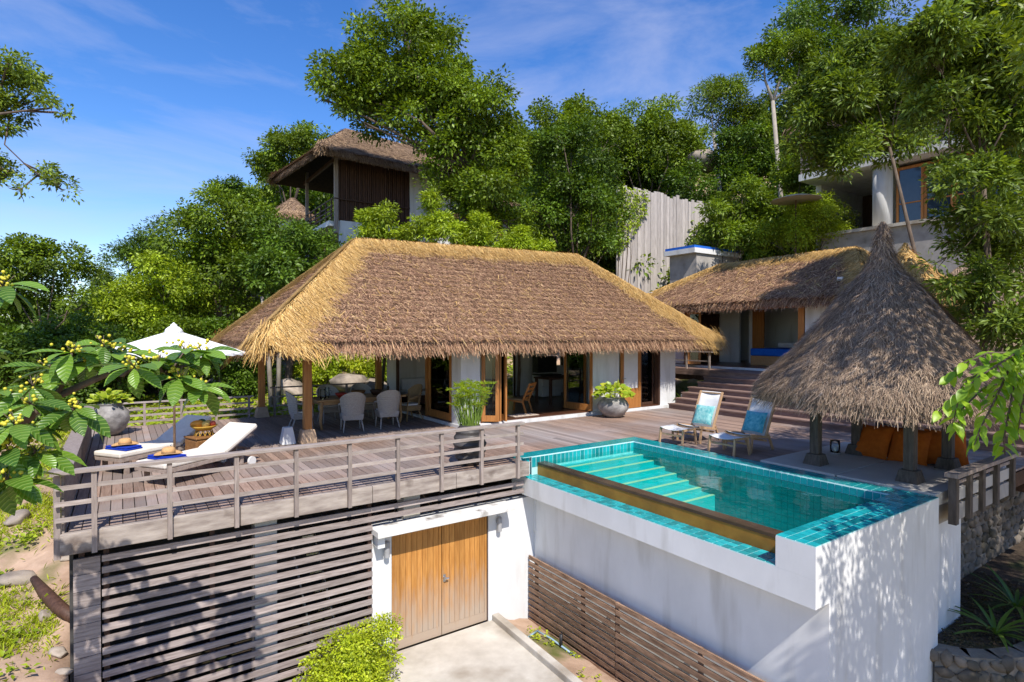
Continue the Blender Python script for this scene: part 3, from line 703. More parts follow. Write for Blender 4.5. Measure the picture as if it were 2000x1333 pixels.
# ------------------------------------------------------------------ garage wall, door, canopy
gw = thing('garage_wall', 'bright white rendered wall around the double garage door', 'wall', (5, 9, -2.9))
MB().box(3.32, 3.66, 8.84, 9.04, -2.95, -.70).build('wall', MT['white'], gw, world=True)
MB().box(5.55, 6.598, 8.84, 9.04, -3.4, -.72).build('wall', MT['white'], gw, world=True)
MB().box(3.66, 5.55, 8.84, 9.04, -.83, -.71).build('lintel', MT['white'], gw, world=True)
can = thing('door_canopy', 'stained white concrete canopy ledge above the garage door', 'canopy', (4.6, 8.7, -.8))
MB().prism([(3.30, 8.50), (5.92, 8.50), (5.92, 8.835), (3.30, 8.835)], -.80, -.70).build('slab', MT['stained'] if 'stained' in MT else MT['concrete'], can, world=True, bevel=.008)
MB().prism([(3.34, 8.62), (3.46, 8.62), (3.46, 8.835), (3.34, 8.835)], -1.0, -.803).build('bracket', MT['white'], can, world=True)
dd = thing('garage_door', 'double door of vertical orange teak planks, bleached grey at the foot', 'door', (4.6, 8.87, -2.88))
for s, (xa, xb) in enumerate(((3.675, 4.60), (4.61, 5.535))):
    leaf_root = MB().box(xa, xb, 8.905, 8.935, -2.87, -.84).build('door_leaf', MT['door'], dd, world=True)
    n = 8; wv = (xb-xa-.10)/n
    for i in range(n):
        MB().box(xa+.05+i*wv+.003, xa+.05+(i+1)*wv-.003, 8.882, 8.904, -2.70, -.846).build('plank', MT['door'], leaf_root, world=True)
    MB().box(xa+.002, xa+.049, 8.876, 8.904, -2.86, -.845).build('stile', MT['door'], leaf_root, world=True)
    MB().box(xb-.049, xb-.002, 8.876, 8.904, -2.86, -.845).build('stile', MT['door'], leaf_root, world=True)
    MB().box(xa+.05, xb-.05, 8.878, 8.904, -2.86, -2.703).build('bottom_rail', MT['door'], leaf_root, world=True)
mb = MB(); mb.box(3.662, 3.673, 8.86, 8.95, -2.9, -.835); mb.box(5.537, 5.548, 8.86, 8.95, -2.9, -.835); mb.build('frame', MT['darkwood'], dd, world=True)
hd = MB(); hd.path([(4.655, 8.87, -1.86), (4.655, 8.82, -1.86)], [.03,.03], 10); hd.path([(4.655, 8.82, -1.86), (4.72, 8.82, -1.865)], .013, 6); hd.box(4.63, 4.68, 8.868, 8.877, -1.93, -1.80); hd.build('handle', MT['steel'], dd, world=True)
for x, lab in ((3.55, 'grey cylinder wall lamp between the slats and the garage door'), (5.74, 'grey bracket wall lamp beside the garage door towards the pool')):
    t = thing('wall_lamp', lab, 'lamp', (x, 8.84, -1.1))
    MB().path([(x, 8.76, -1.22), (x, 8.76, -.98)], .045, 12).build('tube', MT['greymetal'], t, world=True, smooth=False)
    MB().box(x-.03, x+.03, 8.77, 8.838, -1.08, -1.02).build('bracket', MT['greymetal'], t, world=True)
    MB().path([(x, 8.76, -.978), (x, 8.76, -.955)], [.05,.03], 12).build('cap', MT['greymetal'], t, world=True)
# driveway
dw = MB(); dw.prism([(3.15, 8.84), (5.62, 8.84), (5.35, 3.0), (2.0, 3.0)], -3.45, -2.87); o = dw.build('driveway', MT['concrete']); o['kind'] = 'structure'
kb = MB(); kb.prism([(5.62, 8.83), (5.76, 8.83), (5.49, 3.0), (5.35, 3.0)], -3.45, -2.76); o = kb.build('kerb', MT['concrete'], bevel=.015); o['kind'] = 'structure'
sb = MB(); ns, ms = 26, 7; rsb = random.Random(2)
for j in range(ns+1):
    y = 8.835-j*(8.835-3.0)/ns; xk = 5.755-.27*(8.83-y)/5.83
    for i in range(ms+1):
        f = i/ms; sb.v.append((xk+(6.60-xk)*f, y, -2.86-.26*f**.8+rsb.uniform(-.02,.02)))
for j in range(ns):
    for i in range(ms): a = j*(ms+1)+i; sb.f.append((a, a+ms+1, a+ms+2, a+1))
o = sb.build('soil_strip', MT['soil'], smooth=True); o['kind'] = 'structure'
pp = thing('drain_pipe', 'bent pale blue plastic pipe lying on the soil beside the driveway', 'pipe', (6, 8, -2.95))
MB().path([(5.86, 8.02, -2.90), (6.16, 8.16, -2.94)], .017, 8).build('pipe', MT['bluepipe'], pp, world=True, smooth=True)
MB().path([(6.16, 8.16, -2.94), (6.24, 7.85, -2.97), (6.30, 7.30, -3.03)], .017, 8).build('pipe', MT['bluepipe'], pp, world=True, smooth=True)
MB().path([(6.27, 7.62, -3.06), (6.27, 7.62, -2.80)], .03, 8).build('valve', MT['black'], pp, world=True, smooth=True)

# ------------------------------------------------------------------ pool
PX0, PX1, PY0, PY1, RIM = 6.30, 9.72, 3.25, 9.18, .06
pool = thing('swimming_pool', 'raised turquoise tiled infinity pool in a white concrete shell', 'pool', (8, 6.2, -2.9))
sh = MB()
sh.box(6.60, 9.70, 3.252, 3.72, -3.5, RIM-.012)                      # near end wall
sh.box(9.30, 9.71, 3.721, 9.17, -1.4, RIM-.013)                      # long deck side wall
sh.box(6.58, 9.299, 8.80, 9.17, -1.4, RIM-.012)                      # far end wall
sh.box(6.60, 6.66, 3.721, 8.84, -3.5, -.60)                          # wall under the trough
sh.box(6.30, 6.62, 3.251, 9.171, -.64, -.312)                        # trough fascia
sh.box(6.30, 6.598, 3.252, 3.72, -.311, RIM-.012)
sh.box(6.30, 6.578, 8.88, 9.17, -.311, RIM-.012)
sh.box(6.62, 9.29, 3.721, 8.79, -1.42, -1.30)
sh.build('shell', MT['white'], pool, world=True)
MB().box(6.64, 6.84, 3.722, 8.798, -.62, -.105).build('weir_wall', MT['weir'], pool, world=True, bevel=.01)
MB().box(6.632, 6.83, 3.724, 8.796, -.103, -.062).build('weir_capping', MT['weirtop'], pool, world=True)
MB().box(6.842, 9.288, 3.73, 8.79, -1.298, -1.27).build('pool_floor', MT['poolfloor'], pool, world=True)
for i in range(7):                                                   # broad steps into the water
    y1 = 8.795-i*.30; st = MB().box(6.85, 9.286, y1-.298, y1, -1.268, -.19-i*.075).build('pool_step', MT['poolfloor'], pool, world=True)
    MB().box(6.86, 9.27, y1-.299, y1-.235, -.189-i*.075, -.180-i*.075).build('nosing', MT['nosing'], st, world=True)
# tiles: near coping, trough ledge and inner band one by one, the far rows joined
tile_me = {}
def tile(cx, cyy, cz, sx, sy, sz):
    key = (round(sx,3), round(sy,3), round(sz,3))
    if key not in tile_me: tile_me[key] = MB().box(-sx/2, sx/2, -sy/2, sy/2, -sz/2, sz/2).mesh('tile', MT['tile'])
    o = bpy.data.objects.new('tile', tile_me[key]); put(o, pool, True); o.location = (cx, cyy, cz)
fld = MB(); ntile = 0
def row(x0, x1, y0, y1, z, nx_, ny_, g=.014, single=True, axis='z', fd=None):
    global ntile
    for i in range(nx_):
        for j in range(ny_):
            a0 = x0+(x1-x0)*i/nx_; a1 = x0+(x1-x0)*(i+1)/nx_; b0 = y0+(y1-y0)*j/ny_; b1 = y0+(y1-y0)*(j+1)/ny_
            if axis == 'z': c = ((a0+a1)/2, (b0+b1)/2, z); s = (a1-a0-g, b1-b0-g, .008)
            elif axis == 'x': c = (z, (a0+a1)/2, (b0+b1)/2); s = (.008, a1-a0-g, b1-b0-g)      # facing x
            else: c = ((a0+a1)/2, z, (b0+b1)/2); s = (a1-a0-g, .008, b1-b0-g)                  # facing y
            if single and ntile < 296: tile(*c, *s); ntile += 1
            else: (fd or fld).box(c[0]-s[0]/2, c[0]+s[0]/2, c[1]-s[1]/2, c[1]+s[1]/2, c[2]-s[2]/2, c[2]+s[2]/2)
g = MB(); g.box(6.302, 9.698, 3.254, 3.718, RIM-.011, RIM-.001); g.box(9.302, 9.708, 3.722, 9.168, RIM-.012, RIM-.002); g.box(6.302, 9.299, 8.802, 9.168, RIM-.011, RIM-.001)
g.box(6.302, 6.628, 3.724, 8.876, -.311, -.301)
g.box(9.288, 9.2985, 3.722, 8.80, -1.29, RIM-.014); g.box(6.846, 9.287, 8.789, 8.7995, -.2, RIM-.014); g.box(6.846, 9.287, 3.721, 3.729, -1.26, RIM-.014)
g.box(6.2985, 6.2995, 8.89, 9.165, -.30, RIM-.014); g.box(6.5, 6.846, 8.789, 8.7995, -.3, RIM-.014)
g.box(6.302, 6.5, 8.869, 8.8795, -.3, RIM-.014)
g.build('grout_bed', MT['grout'], pool, world=True)
row(6.30, 9.70, 3.25, 3.72, RIM+.003, 26, 4)                         # near coping, 104
row(6.30, 6.63, 3.73, 8.87, -.297, 3, 42)                            # trough ledge, 126
row(8.89, 9.165, -.30, RIM-.01, 6.294, 3, 3, axis='x')               # exposed end of the far coping
row(6.50, 9.29, -.15, RIM-.012, 8.785, 27, 1, axis='y')              # far end band
row(6.31, 6.5, -.30, RIM-.012, 8.865, 2, 3, axis='y')
row(6.30, 9.30, 8.80, 9.165, RIM+.002, 28, 3, single=False)
row(9.30, 9.705, 3.72, 9.165, RIM+.001, 3, 42, single=False)
row(3.73, 8.79, -.075, RIM-.012, 9.283, 46, 1, axis='x', single=False); row(3.73, 8.79, -1.27, -.078, 9.283, 46, 10, g=.005, axis='x', single=False)
row(6.85, 9.28, -1.25, RIM-.012, 3.733, 24, 10, g=.005, axis='y', single=False)
f_ = fld.build('tile_field', MT['tile'], pool, world=True); f_['kind'] = 'stuff'
# water
wm, wt, wtr, wgl, wfr = glassmat('pool_water', (.62,.98,.97), .015); wfr.inputs[0].default_value = 1.33
wnz = nd(wt, 'ShaderNodeTexNoise'); wnz.inputs['Scale'].default_value = 2.6; wnz.inputs['Detail'].default_value = 3
wge = nd(wt, 'ShaderNodeNewGeometry'); wt.links.new(wge.outputs['Position'], wnz.inputs['Vector'])
wb = nd(wt, 'ShaderNodeBump'); wb.inputs['Strength'].default_value = .4; wb.inputs['Distance'].default_value = .03
wt.links.new(wnz.outputs[0], wb.inputs['Height']); wt.links.new(wb.outputs[0], wgl.inputs['Normal']); wt.links.new(wb.outputs[0], wfr.inputs['Normal'])
MT['water'] = wm
mb = MB(); nxw, nyw = 14, 28
for j in range(nyw+1):
    for i in range(nxw+1): mb.v.append((6.831+(9.279-6.831)*i/nxw, 3.738+(8.78-3.738)*j/nyw, -.072))
for j in range(nyw):
    for i in range(nxw): a = j*(nxw+1)+i; mb.f.append((a, a+1, a+nxw+2, a+nxw+1))
mb.build('water', MT['water'], pool, world=True, smooth=True)
# white base wall under the gazebo platform
tag(MB().box(9.71, 11.1, 3.42, 3.6, -3.0, -.42).build('platform_base_wall', MT['white']), 'shaded white wall under the gazebo platform next to the pool end', 'wall')
# slat screen on the pool wall
ps = thing('slatted_screen', 'brown slat screen fixed along the foot of the white pool wall', 'screen', (6.5, 6, -2.9))
z = -1.87
for k in range(11):
    for a, b in ((8.80, 6.49), (6.47, 3.3)):
        MB().beam((6.45, a, z), (6.45, b, z), .03, .074).build('slat', MT['slatb'], ps, world=True)
    z -= .121
for y in (8.62, 7.30, 6.48, 4.9, 3.5): MB().box(6.47, 6.52, y-.03, y+.03, -3.35, -1.86).build('post', MT['slatb'], ps, world=True)
for zz in (-1.2,): pass
# ------------------------------------------------------------------ main thatched house
def panel(root, p0, p1, z0, z1, name='folding_door', fw=.085, low=.16, mat='teak', glass='glass', th=.045, mid=None):
    """glazed leaf standing between two plan points"""
    p0, p1 = Vector((*p0, 0)), Vector((*p1, 0)); d = (p1-p0).normalized(); L_ = (p1-p0).length
    def bx(a, b, za, zb, t=th): return MB().beam(p0+d*a+Vector((0,0,(za+zb)/2)), p0+d*b+Vector((0,0,(za+zb)/2)), t, zb-za)
    mb = bx(0, fw, z0, z1)
    for a, b, za, zb in ((L_-fw, L_, z0, z1), (fw, L_-fw, z0, z0+low), (fw, L_-fw, z1-fw, z1)):
        k = bx(a, b, za, zb, th*.96); n0 = len(mb.v); mb.v += k.v; mb.f += [tuple(i+n0 for i in f) for f in k.f]
    if mid:
        k = bx(fw, L_-fw, mid-.05, mid+.05, th*.96); n0 = len(mb.v); mb.v += k.v; mb.f += [tuple(i+n0 for i in f) for f in k.f]
    o = mb.build(name, MT[mat], root, world=True)
    bx(fw, L_-fw, z0+low, z1-fw, .008).build('pane', MT[glass], o, world=True)
    return o
MT['sheer'] = surf('frosted_panel', (.66,.66,.64), (.74,.74,.72), 3, rough=.5, bump=0)
hs_ = thing('thatched_house', 'long low villa with brown thatched hip roof and golden straw hips', 'house', (9, 15, 0))
A, B = (5.42, 15.5, 4.98), (13.45, 15.5, 5.18)
hip_roof(hs_, A, B, (2.2, 11.78, 2.28), (16.5, 11.78, 2.26), (16.5, 19.2, 2.26), (2.45, 19.2, 2.28), 11, dens=(2900, 2000, 300, 40), bw=(.008,.017), bl=(.07,.18), sbw=(.008,.017), sdens=2500, strip=(.32, .82))
MB().box(7.12, 15.48, 12.62, 17.75, -.35, .085).build('plinth', MT['white'], hs_, world=True)
MB().box(7.16, 15.42, 12.74, 17.70, .086, .115).build('floor', MT['floorwood'], hs_, world=True)
def wall(*a, m='white'): return MB().box(*a).build('wall', MT[m], hs_, world=True)
wall(7.15, 7.72, 12.70, 13.20, .086, 2.75)
wall(11.62, 12.78, 12.70, 12.86, .086, 2.75)
wall(14.66, 15.42, 12.70, 12.86, .086, 2.75)
wall(15.28, 15.42, 12.861, 17.70, .086, 2.75)
wall(12.78, 14.66, 12.70, 12.86, 2.22, 2.75)
wall(7.72, 11.62, 12.72, 12.84, 2.24, 2.75)
wall(7.18, 11.45, 17.55, 17.70, .116, 3.1)
wall(12.2, 13.62, 17.55, 17.70, .116, 3.1); wall(14.5, 15.27, 17.55, 17.70, .116, 3.1)
wall(13.62, 14.5, 17.55, 17.70, .116, 1.2); wall(11.45, 12.2, 17.55, 17.70, 2.1, 3.1); wall(13.62, 14.5, 17.55, 17.70, 2.0, 3.1)
wall(12.78, 12.90, 12.87, 14.6, .116, 2.7)
wall(7.16, 7.30, 16.9, 17.54, .116, 2.75)
for (a, b, c, d) in ((11.45, 11.51, .116, 2.1), (12.14, 12.2, .116, 2.1), (13.62, 13.68, 1.2, 2.0), (14.44, 14.5, 1.2, 2.0)):
    MB().box(a, b, 17.52, 17.56, c, d).build('window_frame', MT['darkwood'], hs_, world=True)
panel(hs_, (7.17, 14.55), (7.17, 13.25), .13, 2.2, low=.2)
panel(hs_, (7.80, 12.76), (8.16, 12.46), .13, 2.2, fw=.10)
panel(hs_, (8.20, 12.46), (8.30, 13.0), .13, 2.2, fw=.10)
panel(hs_, (8.34, 12.40), (8.42, 12.98), .13, 2.2, fw=.10)
panel(hs_, (11.52, 13.72), (11.54, 12.86), .13, 2.2, low=.2)
panel(hs_, (11.40, 13.70), (11.56, 12.60), .13, 2.2, low=.2)
MB().box(7.155, 7.235, 14.7, 14.8, .116, 2.25).build('door_post', MT['teak'], hs_, world=True)
MB().box(7.155, 7.235, 16.80, 16.89, .116, 2.25).build('door_post', MT['darkwood'], hs_, world=True)
d_ = panel(hs_, (12.80, 12.655), (13.68, 12.655), .10, 2.2, name='bathroom_door', low=.62, fw=.12, glass='sheer'); d_['label'] = 'teak door with a frosted white upper panel'
MB().box(12.855, 12.875, 12.60, 12.63, 1.02, 1.06).path([(12.865, 12.60, 1.04), (12.97, 12.60, 1.04)], .01, 6).build('handle', MT['steel'], d_, world=True)
panel(hs_, (13.80, 12.93), (14.58, 12.93), .12, 2.2, name='screen_door', mat='darkwood', fw=.06, low=.08)
mb = MB(); mb.box(13.70, 13.78, 12.69, 12.87, .1, 2.22); mb.box(14.58, 14.658, 12.69, 12.87, .1, 2.22); mb.build('door_frame', MT['darkwood'], hs_, world=True)
MB().box(13.79, 14.57, 12.66, 12.74, .087, .118).build('threshold', MT['floorwood'], hs_, world=True)
for x in (7.35, 7.62, 11.75, 15.36):
    mb = MB(); mb.box(x-.04, x+.04, 12.60, 12.69, 1.98, 2.12); mb.build('eave_lamp', MT['black'], hs_, world=True)
# verandah posts on stone feet, eave beams
for (x, y, top, m) in ((3.42, 13.05, 3.0, 'teak'), (3.38, 17.85, 3.0, 'teak'), (6.95, 17.85, 3.1, 'teak')):
    MB().box(x-.085, x+.085, y-.085, y+.085, .30, top).build('post', MT[m], hs_, world=True, bevel=.008)
    MB().frust((x, y, .002), (.19,.19), (.13,.13), .30).build('post_foot', MT['sandstone'] if 'sandstone' in MT else MT['palewood'], hs_, world=True, bevel=.012)
for (p, q) in (((3.42, 13.05, 2.62), (7.15, 13.05, 2.62)), ((3.40, 13.15, 2.62), (3.38, 17.8, 2.62)), ((3.45, 17.85, 2.62), (7.15, 17.85, 2.62))):
    MB().beam(p, q, .10, .16).build('eave_beam', MT['darkwood'], hs_, world=True)
for i, y in enumerate(np.linspace(12.4, 18.6, 9)):
    s = 1-abs(y-15.5)/3.8
    MB().beam((2.5, y, 2.16+max(0,0)*s-.05), (5.9 if abs(y-15.5) > 1 else 5.6, 15.5+(y-15.5)*.25, 4.30), .05, .08).build('rafter', MT['darkwood'], hs_, world=True)

# pale tapered block beside the post
tag(MB().frust((3.02, 13.15, .002), (.15,.15), (.09,.09), .37).build('stone_block', MT['white'], bevel=.012), 'white tapered stone block beside the front verandah post', 'block')

# ------------------------------------------------------------------ steps up to the pavilion
stp = thing('timber_steps', 'wide weathered timber steps rising from the deck to the pavilion terrace', 'steps', (14.8, 9, 0))
for i in range(7):
    x0 = 14.78+i*.33; z1 = .165*(i+1); yl = 12.45-(.12 if i > 3 else 0)
    for (ya, yb) in ((yl, 9.2), (9.19, 5.8), (5.79, 2.6)):
        MB().box(x0-.03, x0+.17, yb+.004, ya, z1-.035, z1).build('tread', MT['step'], stp, world=True)
        MB().box(x0+.176, x0+.36, yb+.004, ya, z1-.037, z1-.002).build('tread', MT['step'], stp, world=True)
        MB().box(x0, x0+.03, yb+.004, ya-.02, z1-.165, z1-.037).build('riser', MT['step'], stp, world=True)
    MB().box(x0+.031, x0+.40, 2.7, yl-.02, z1-.9, z1-.038).build('step_core', MT['darkwood'], stp, world=True)
for (yy, i) in ((10.95, 1), (10.95, 2), (9.95, 3), (6.2, 1), (6.0, 3), (5.4, 2)):
    x0 = 14.78+i*.33; z1 = .165*(i+1)
    MB().box(x0-.008, x0-.001, yy-.17, yy+.17, z1-.14, z1-.05).build('step_light', MT['black'], stp, world=True)
ter = thing('pavilion_terrace', 'weathered plank terrace in front of the open bedroom pavilion', 'terrace', (17.5, 10, 1.15))
x = 17.09; k = 0
while x < 18.0:
    for (ya, yb) in ((16.5, 12.3), (12.29, 8.0), (7.99, 3.0)):
        plank_obj(x, x+.131, yb+.004, ya, ter, z1=1.17, mat='step', th=.04)
    x += .14
MB().box(17.06, 17.085, 3.0, 16.5, .96, 1.172).build('fascia_board', MT['step'], ter, world=True)
MB().box(17.1, 18.1, 3.05, 16.45, .3, 1.12).build('sub_base', MT['darkwood'], ter, world=True)
t = thing('terrace_railing', 'short dark railing with pale cap at the head of the timber steps', 'railing', (17.15, 13, 1.17))
for y in (12.62, 13.6, 15.3): MB().box(17.11, 17.17, y-.03, y+.03, .6, 1.78).build('post', MT['railv'], t, world=True)
MB().box(17.08, 17.20, 12.5, 16.4, 1.78, 1.82).build('top_rail', MT['rail'], t, world=True)
MB().box(17.125, 17.155, 12.64, 16.4, 1.45, 1.49).build('rail', MT['railv'], t, world=True)
tag(MB().box(15.55, 16.6, 12.47, 12.57, -.05, .40).build('planter_wall', MT['plinth']), 'low grey planter wall between the house corner and the timber steps', 'planter')

# ------------------------------------------------------------------ bedroom pavilion
pv = thing('bedroom_pavilion', 'open fronted bedroom pavilion with dappled brown thatch above the steps', 'house', (20.5, 12, 1.2))
hip_roof(pv, (20.55, 14.7, 5.22), (20.55, 9.3, 5.28), (17.55, 17.3, 3.58), (17.55, 7.6, 3.60), (23.6, 7.6, 3.6), (23.6, 17.3, 3.58), 21, dens=(1000, 400, 400, 40), strip=(.3,.55), sdens=1400, ridge_w=.5, bw=(.014,.028), bl=(.18,.36), sbw=(.013,.026))
def pw(*a, m='white', n='wall'): return MB().box(*a).build(n, MT[m], pv, world=True)
pw(18.08, 23.0, 8.6, 16.6, .4, 1.25, n='plinth')
pw(18.12, 22.9, 8.7, 16.5, 1.251, 1.28, m='floorwood', n='floor')
pw(18.15, 18.32, 14.55, 16.5, 1.281, 3.75)
pw(18.15, 18.32, 8.7, 9.75, 1.281, 3.75)
pw(22.6, 22.8, 8.7, 16.5, 1.281, 4.2); pw(18.33, 22.59, 16.35, 16.5, 1.281, 4.2); pw(18.33, 22.59, 8.7, 8.85, 1.281, 4.2)
pw(18.02, 18.13, 8.4, 16.6, 3.50, 3.72, m='fascia', n='fascia_beam')
pw(18.13, 18.33, 9.76, 14.54, 3.30, 3.50, m='teak', n='door_head')
pw(20.8, 20.92, 13.9, 14.8, 1.281, 4.0); pw(20.8, 20.92, 13.25, 13.45, 1.281, 4.0)
pw(20.7, 20.78, 14.82, 16.3, 1.281, 3.3, m='darkwood', n='wardrobe')
pw(20.7, 20.76, 12.75, 13.24, 1.281, 3.4, m='teak', n='inner_door')
pw(22.45, 22.55, 10.6, 12.0, 3.1, 3.45, m='black', n='air_conditioner')
for (y0, y1) in ((9.78, 9.98), (14.30, 14.50)): pw(18.14, 18.30, y0, y1, 1.281, 3.299, m='teak', n='door_post')
panel(pv, (18.2, 14.28), (17.75, 14.05), 1.30, 3.28)
panel(pv, (17.75, 14.03), (18.15, 13.75), 1.30, 3.28)
bed = thing('bed', 'bed with bright blue cover inside the pavilion', 'bed', (20.4, 11.8, 1.28))
MB().box(19.6, 21.6, 11.0, 12.6, 1.285, 1.62).build('bed_base', MT['oak'], bed, world=True)
MB().box(19.58, 21.6, 10.98, 12.62, 1.625, 1.9).build('mattress', MT['bluepaint'], bed, world=True, bevel=.05)
MB().box(21.25, 21.62, 11.1, 11.75, 1.905, 2.1).build('pillow', MT['canvas'], bed, world=True, bevel=.05)
MB().box(21.25, 21.62, 11.85, 12.5, 1.905, 2.1).build('pillow', MT['canvas'], bed, world=True, bevel=.05)

# ------------------------------------------------------------------ gazebo
GXc, GYc = 11.0, 4.55
gz_ = thing('thatched_gazebo', 'small pavilion with tall pointed grey thatch roof on four dark posts', 'gazebo', (GXc, GYc, .1))
cone_roof(gz_, GXc, GYc, [(.03,4.38),(.075,4.2),(.12,3.95),(.18,3.72),(.27,3.52),(.40,3.36),(.62,3.08),(1.0,2.55),(1.35,2.05),(1.62,1.72),(1.76,1.52),(1.80,1.42)], 31, sq=.55, dens=3400, bl=(.09,.2), bw=(.005,.011))
for (x, y) in ((10.25, 5.3), (10.25, 3.82), (11.78, 5.3), (11.78, 3.82)):
    MB().box(x-.075, x+.075, y-.075, y+.075, .28, 2.2).build('post', MT['darkgrey_wood'] if 'darkgrey_wood' in MT else MT['darkwood'], gz_, world=True, bevel=.006)
    MB().frust((x, y, .09), (.16,.16), (.115,.115), .19).build('post_foot', MT['darkgrey_wood'], gz_, world=True, bevel=.01)
for (p, q) in (((10.25,5.3,1.62),(11.78,5.3,1.62)), ((10.25,3.82,1.62),(11.78,3.82,1.62)), ((10.25,5.2,1.72),(10.25,3.9,1.72)), ((11.78,5.2,1.72),(11.78,3.9,1.72))):
    MB().beam(p, q, .08, .12).build('ring_beam', MT['darkwood'], gz_, world=True)
plat = thing('stone_platform', 'pale smooth concrete platform carrying the gazebo beside the pool', 'platform', (11.2, 4.6, 0))
for (x0, x1, y0, y1) in ((9.74, 12.94, 4.72, 6.06), (9.74, 12.94, 3.3, 4.70)):
    MB().box(x0, x1, y0, y1, -.1, .088).build('slab', MT['concrete_plain'], plat, world=True, bevel=.012)
MB().box(9.75, 12.9, 3.36, 6.0, -.42, -.101).build('base', MT['plinth'], plat, world=True)
bal = thing('balustrade', 'grey timber and concrete balustrade at the gazebo platform edge', 'railing', (11, 3.3, 0))
for x in (10.0, 10.55, 11.1, 11.75, 12.55): MB().box(x-.055, x+.055, 3.12, 3.22, -.36, .33).build('post', MT['darkgrey_wood'], bal, world=True)  # posts take the dark wood to paint in the shade here
MB().beam((9.9, 3.17, .36), (12.75, 3.17, .36), .17, .06).build('top_rail', MT['railv'], bal, world=True)
for a, b in ((10.06, 10.49), (10.61, 11.04), (11.16, 11.69), (11.81, 12.49)):
    MB().box(a, b, 3.18, 3.23, -.34, -.1).build('panel', MT['plinth'], bal, world=True)
    MB().box(a, b, 3.18, 3.23, -.05, .13).build('panel', MT['concrete_plain'], bal, world=True)
    MB().box(a, b, 3.17, 3.21, .2, .25).build('rail', MT['railv'], bal, world=True)

# ------------------------------------------------------------------ right of the gazebo: further roofs, rubble walls
rr = thing('small_round_roof', 'little golden straw cone roof peeping out behind the gazebo', 'roof', (16.6, 6.7, 2))
p = at(1766, 475, 17.5)
cone_roof(rr, p.x, p.y, [(.03,p.z),(.07,p.z-.14),(.16,p.z-.30),(.45,p.z-.60),(1.0,p.z-1.15),(1.75,p.z-1.85)], 32, dens=900, pal=PAL_GOLD, bw=(.014,.028))
mb = MB(); mb.path([(p.x, p.y, 1.0), (p.x, p.y, p.z-1.2)], .9, 16).build('wall', MT['white'], rr, world=True)
sr = thing('side_roof', 'brown grey thatched roof half hidden behind leaves beyond the gazebo', 'roof', (18.5, 4.5, 1))
a = at(1930, 520, 17.0)
hip_roof(sr, (a.x, a.y+.6, a.z), (a.x+1, a.y-2.5, a.z), (a.x-2.4, a.y+2.4, a.z-2.3), (a.x-2.4, a.y-5, a.z-2.3), (a.x+4, a.y-5, a.z-2.3), (a.x+4, a.y+2.4, a.z-2.3), 33, dens=(700,500,60,30), pal=PAL_GREY, gold=PAL_GREY, strip=(.25,.4), sdens=600, bw=(.014,.028))
MB().box(a.x-1.4, a.x+3, a.y-4, a.y+1.4, .8, a.z-1.9).build('wall', MT['white'], sr, world=True)
def rubble(name, label, pts, z0, z1, seed, n_row, s=.2):
    t = thing(name, label, 'wall', (*pts[0], z0)); r = random.Random(seed); cnt = 0
    seg = [(Vector((*a, 0)), Vector((*b, 0))) for a, b in zip(pts[:-1], pts[1:])]
    for a, b in seg:
        d = (b-a); L_ = d.length; e = d.normalized(); nrm = Vector((-e.y, e.x, 0))
        mbk = MB(); mbk.beam(a+nrm*.13+Vector((0,0,(z0+z1)/2)), b+nrm*.13+Vector((0,0,(z0+z1)/2)), .26, z1-z0); mbk.build('mortar', MT['mortar'], t, world=True)
        hrow = (z1-z0)/n_row
        for j in range(n_row):
            u = r.uniform(-.1, .05)
            while u < L_-.05:
                wv = r.uniform(.7, 1.5)*s; 
                o = bpy.data.objects.new('stone', STONES[r.randrange(5)]); put(o, t, True)
                o.location = a+e*(u+wv/2)+nrm*.01+Vector((0,0,z0+hrow*(j+.5)+r.uniform(-.03,.03)))
                o.scale = (wv*.66, .085, hrow*r.uniform(.60,.74)); o.rotation_euler = (r.uniform(-.2,.2), r.uniform(-.25,.25), math.atan2(e.y, e.x))
                u += wv*.98; cnt += 1
    return t
rubble('rubble_wall', 'shaded rubble stone retaining wall under the deck beyond the gazebo', [(11.12, 3.95), (17.5, 3.95)], -2.15, -.42, 7, 8, .27)
MB().box(12.96, 17.2, 3.3, 3.5, -.36, -.1).build('edge_beam', MT['darkwood'], deck, world=True)
cv = [(9.5, 3.22), (9.70, 2.86), (10.0, 2.60), (10.45, 2.40), (11.2, 2.25)]
rubble('planter_wall', 'curved low rubble planter wall at the foot of the pool end', cv, -3.0, -2.08, 9, 5, .2)
mb = MB(); mb.path([(x, y+.1, -2.085) for x, y in cv], [.12]*len(cv), 8); 

# ------------------------------------------------------------------ plank fence and tank on the hill
fn = thing('plank_fence', 'tall bleached grey palisade of upright planks on the hillside', 'fence', (20, 18.4, 4.5))
p0 = at(1203, 364, 28.0); p1 = at(1388, 400, 31.6); r = random.Random(4); n = 30
for i in range(n):
    f = (i+.5)/n; q = p0.lerp(p1, f); wv = (p1-p0).length/n; zt = q.z+r.uniform(-.12, .12)
    ang = math.atan2(p1.y-p0.y, p1.x-p0.x)
    MB().obox((q.x, q.y+r.uniform(-.02,.02), (zt+3.6)/2), (wv*r.uniform(.88,.97), .05, zt-3.6), (0, 0, ang)).build('plank', MT['fence'], fn, world=True)
MB().beam(p0+Vector((0,.12,-1.0)), p1+Vector((0,.12,-1.0)), .08, .12).build('rail', MT['darkwood'], fn, world=True)
MB().beam(p0+Vector((0,.12,-3.0)), p1+Vector((0,.12,-3.0)), .08, .12).build('rail', MT['darkwood'], fn, world=True)
up = thing('upper_plunge_pool', 'white walled plunge pool with blue tiled rim before the palisade', 'pool', (22, 16.5, 4))
a = at(1318, 488, 26.6)
MB().box(a.x, a.x+3.2, a.y-1.2, a.y+.3, 1.0, a.z-.08).build('wall', MT['plinth'], up, world=True)  # grey on this white wall stands in for shade below the rim
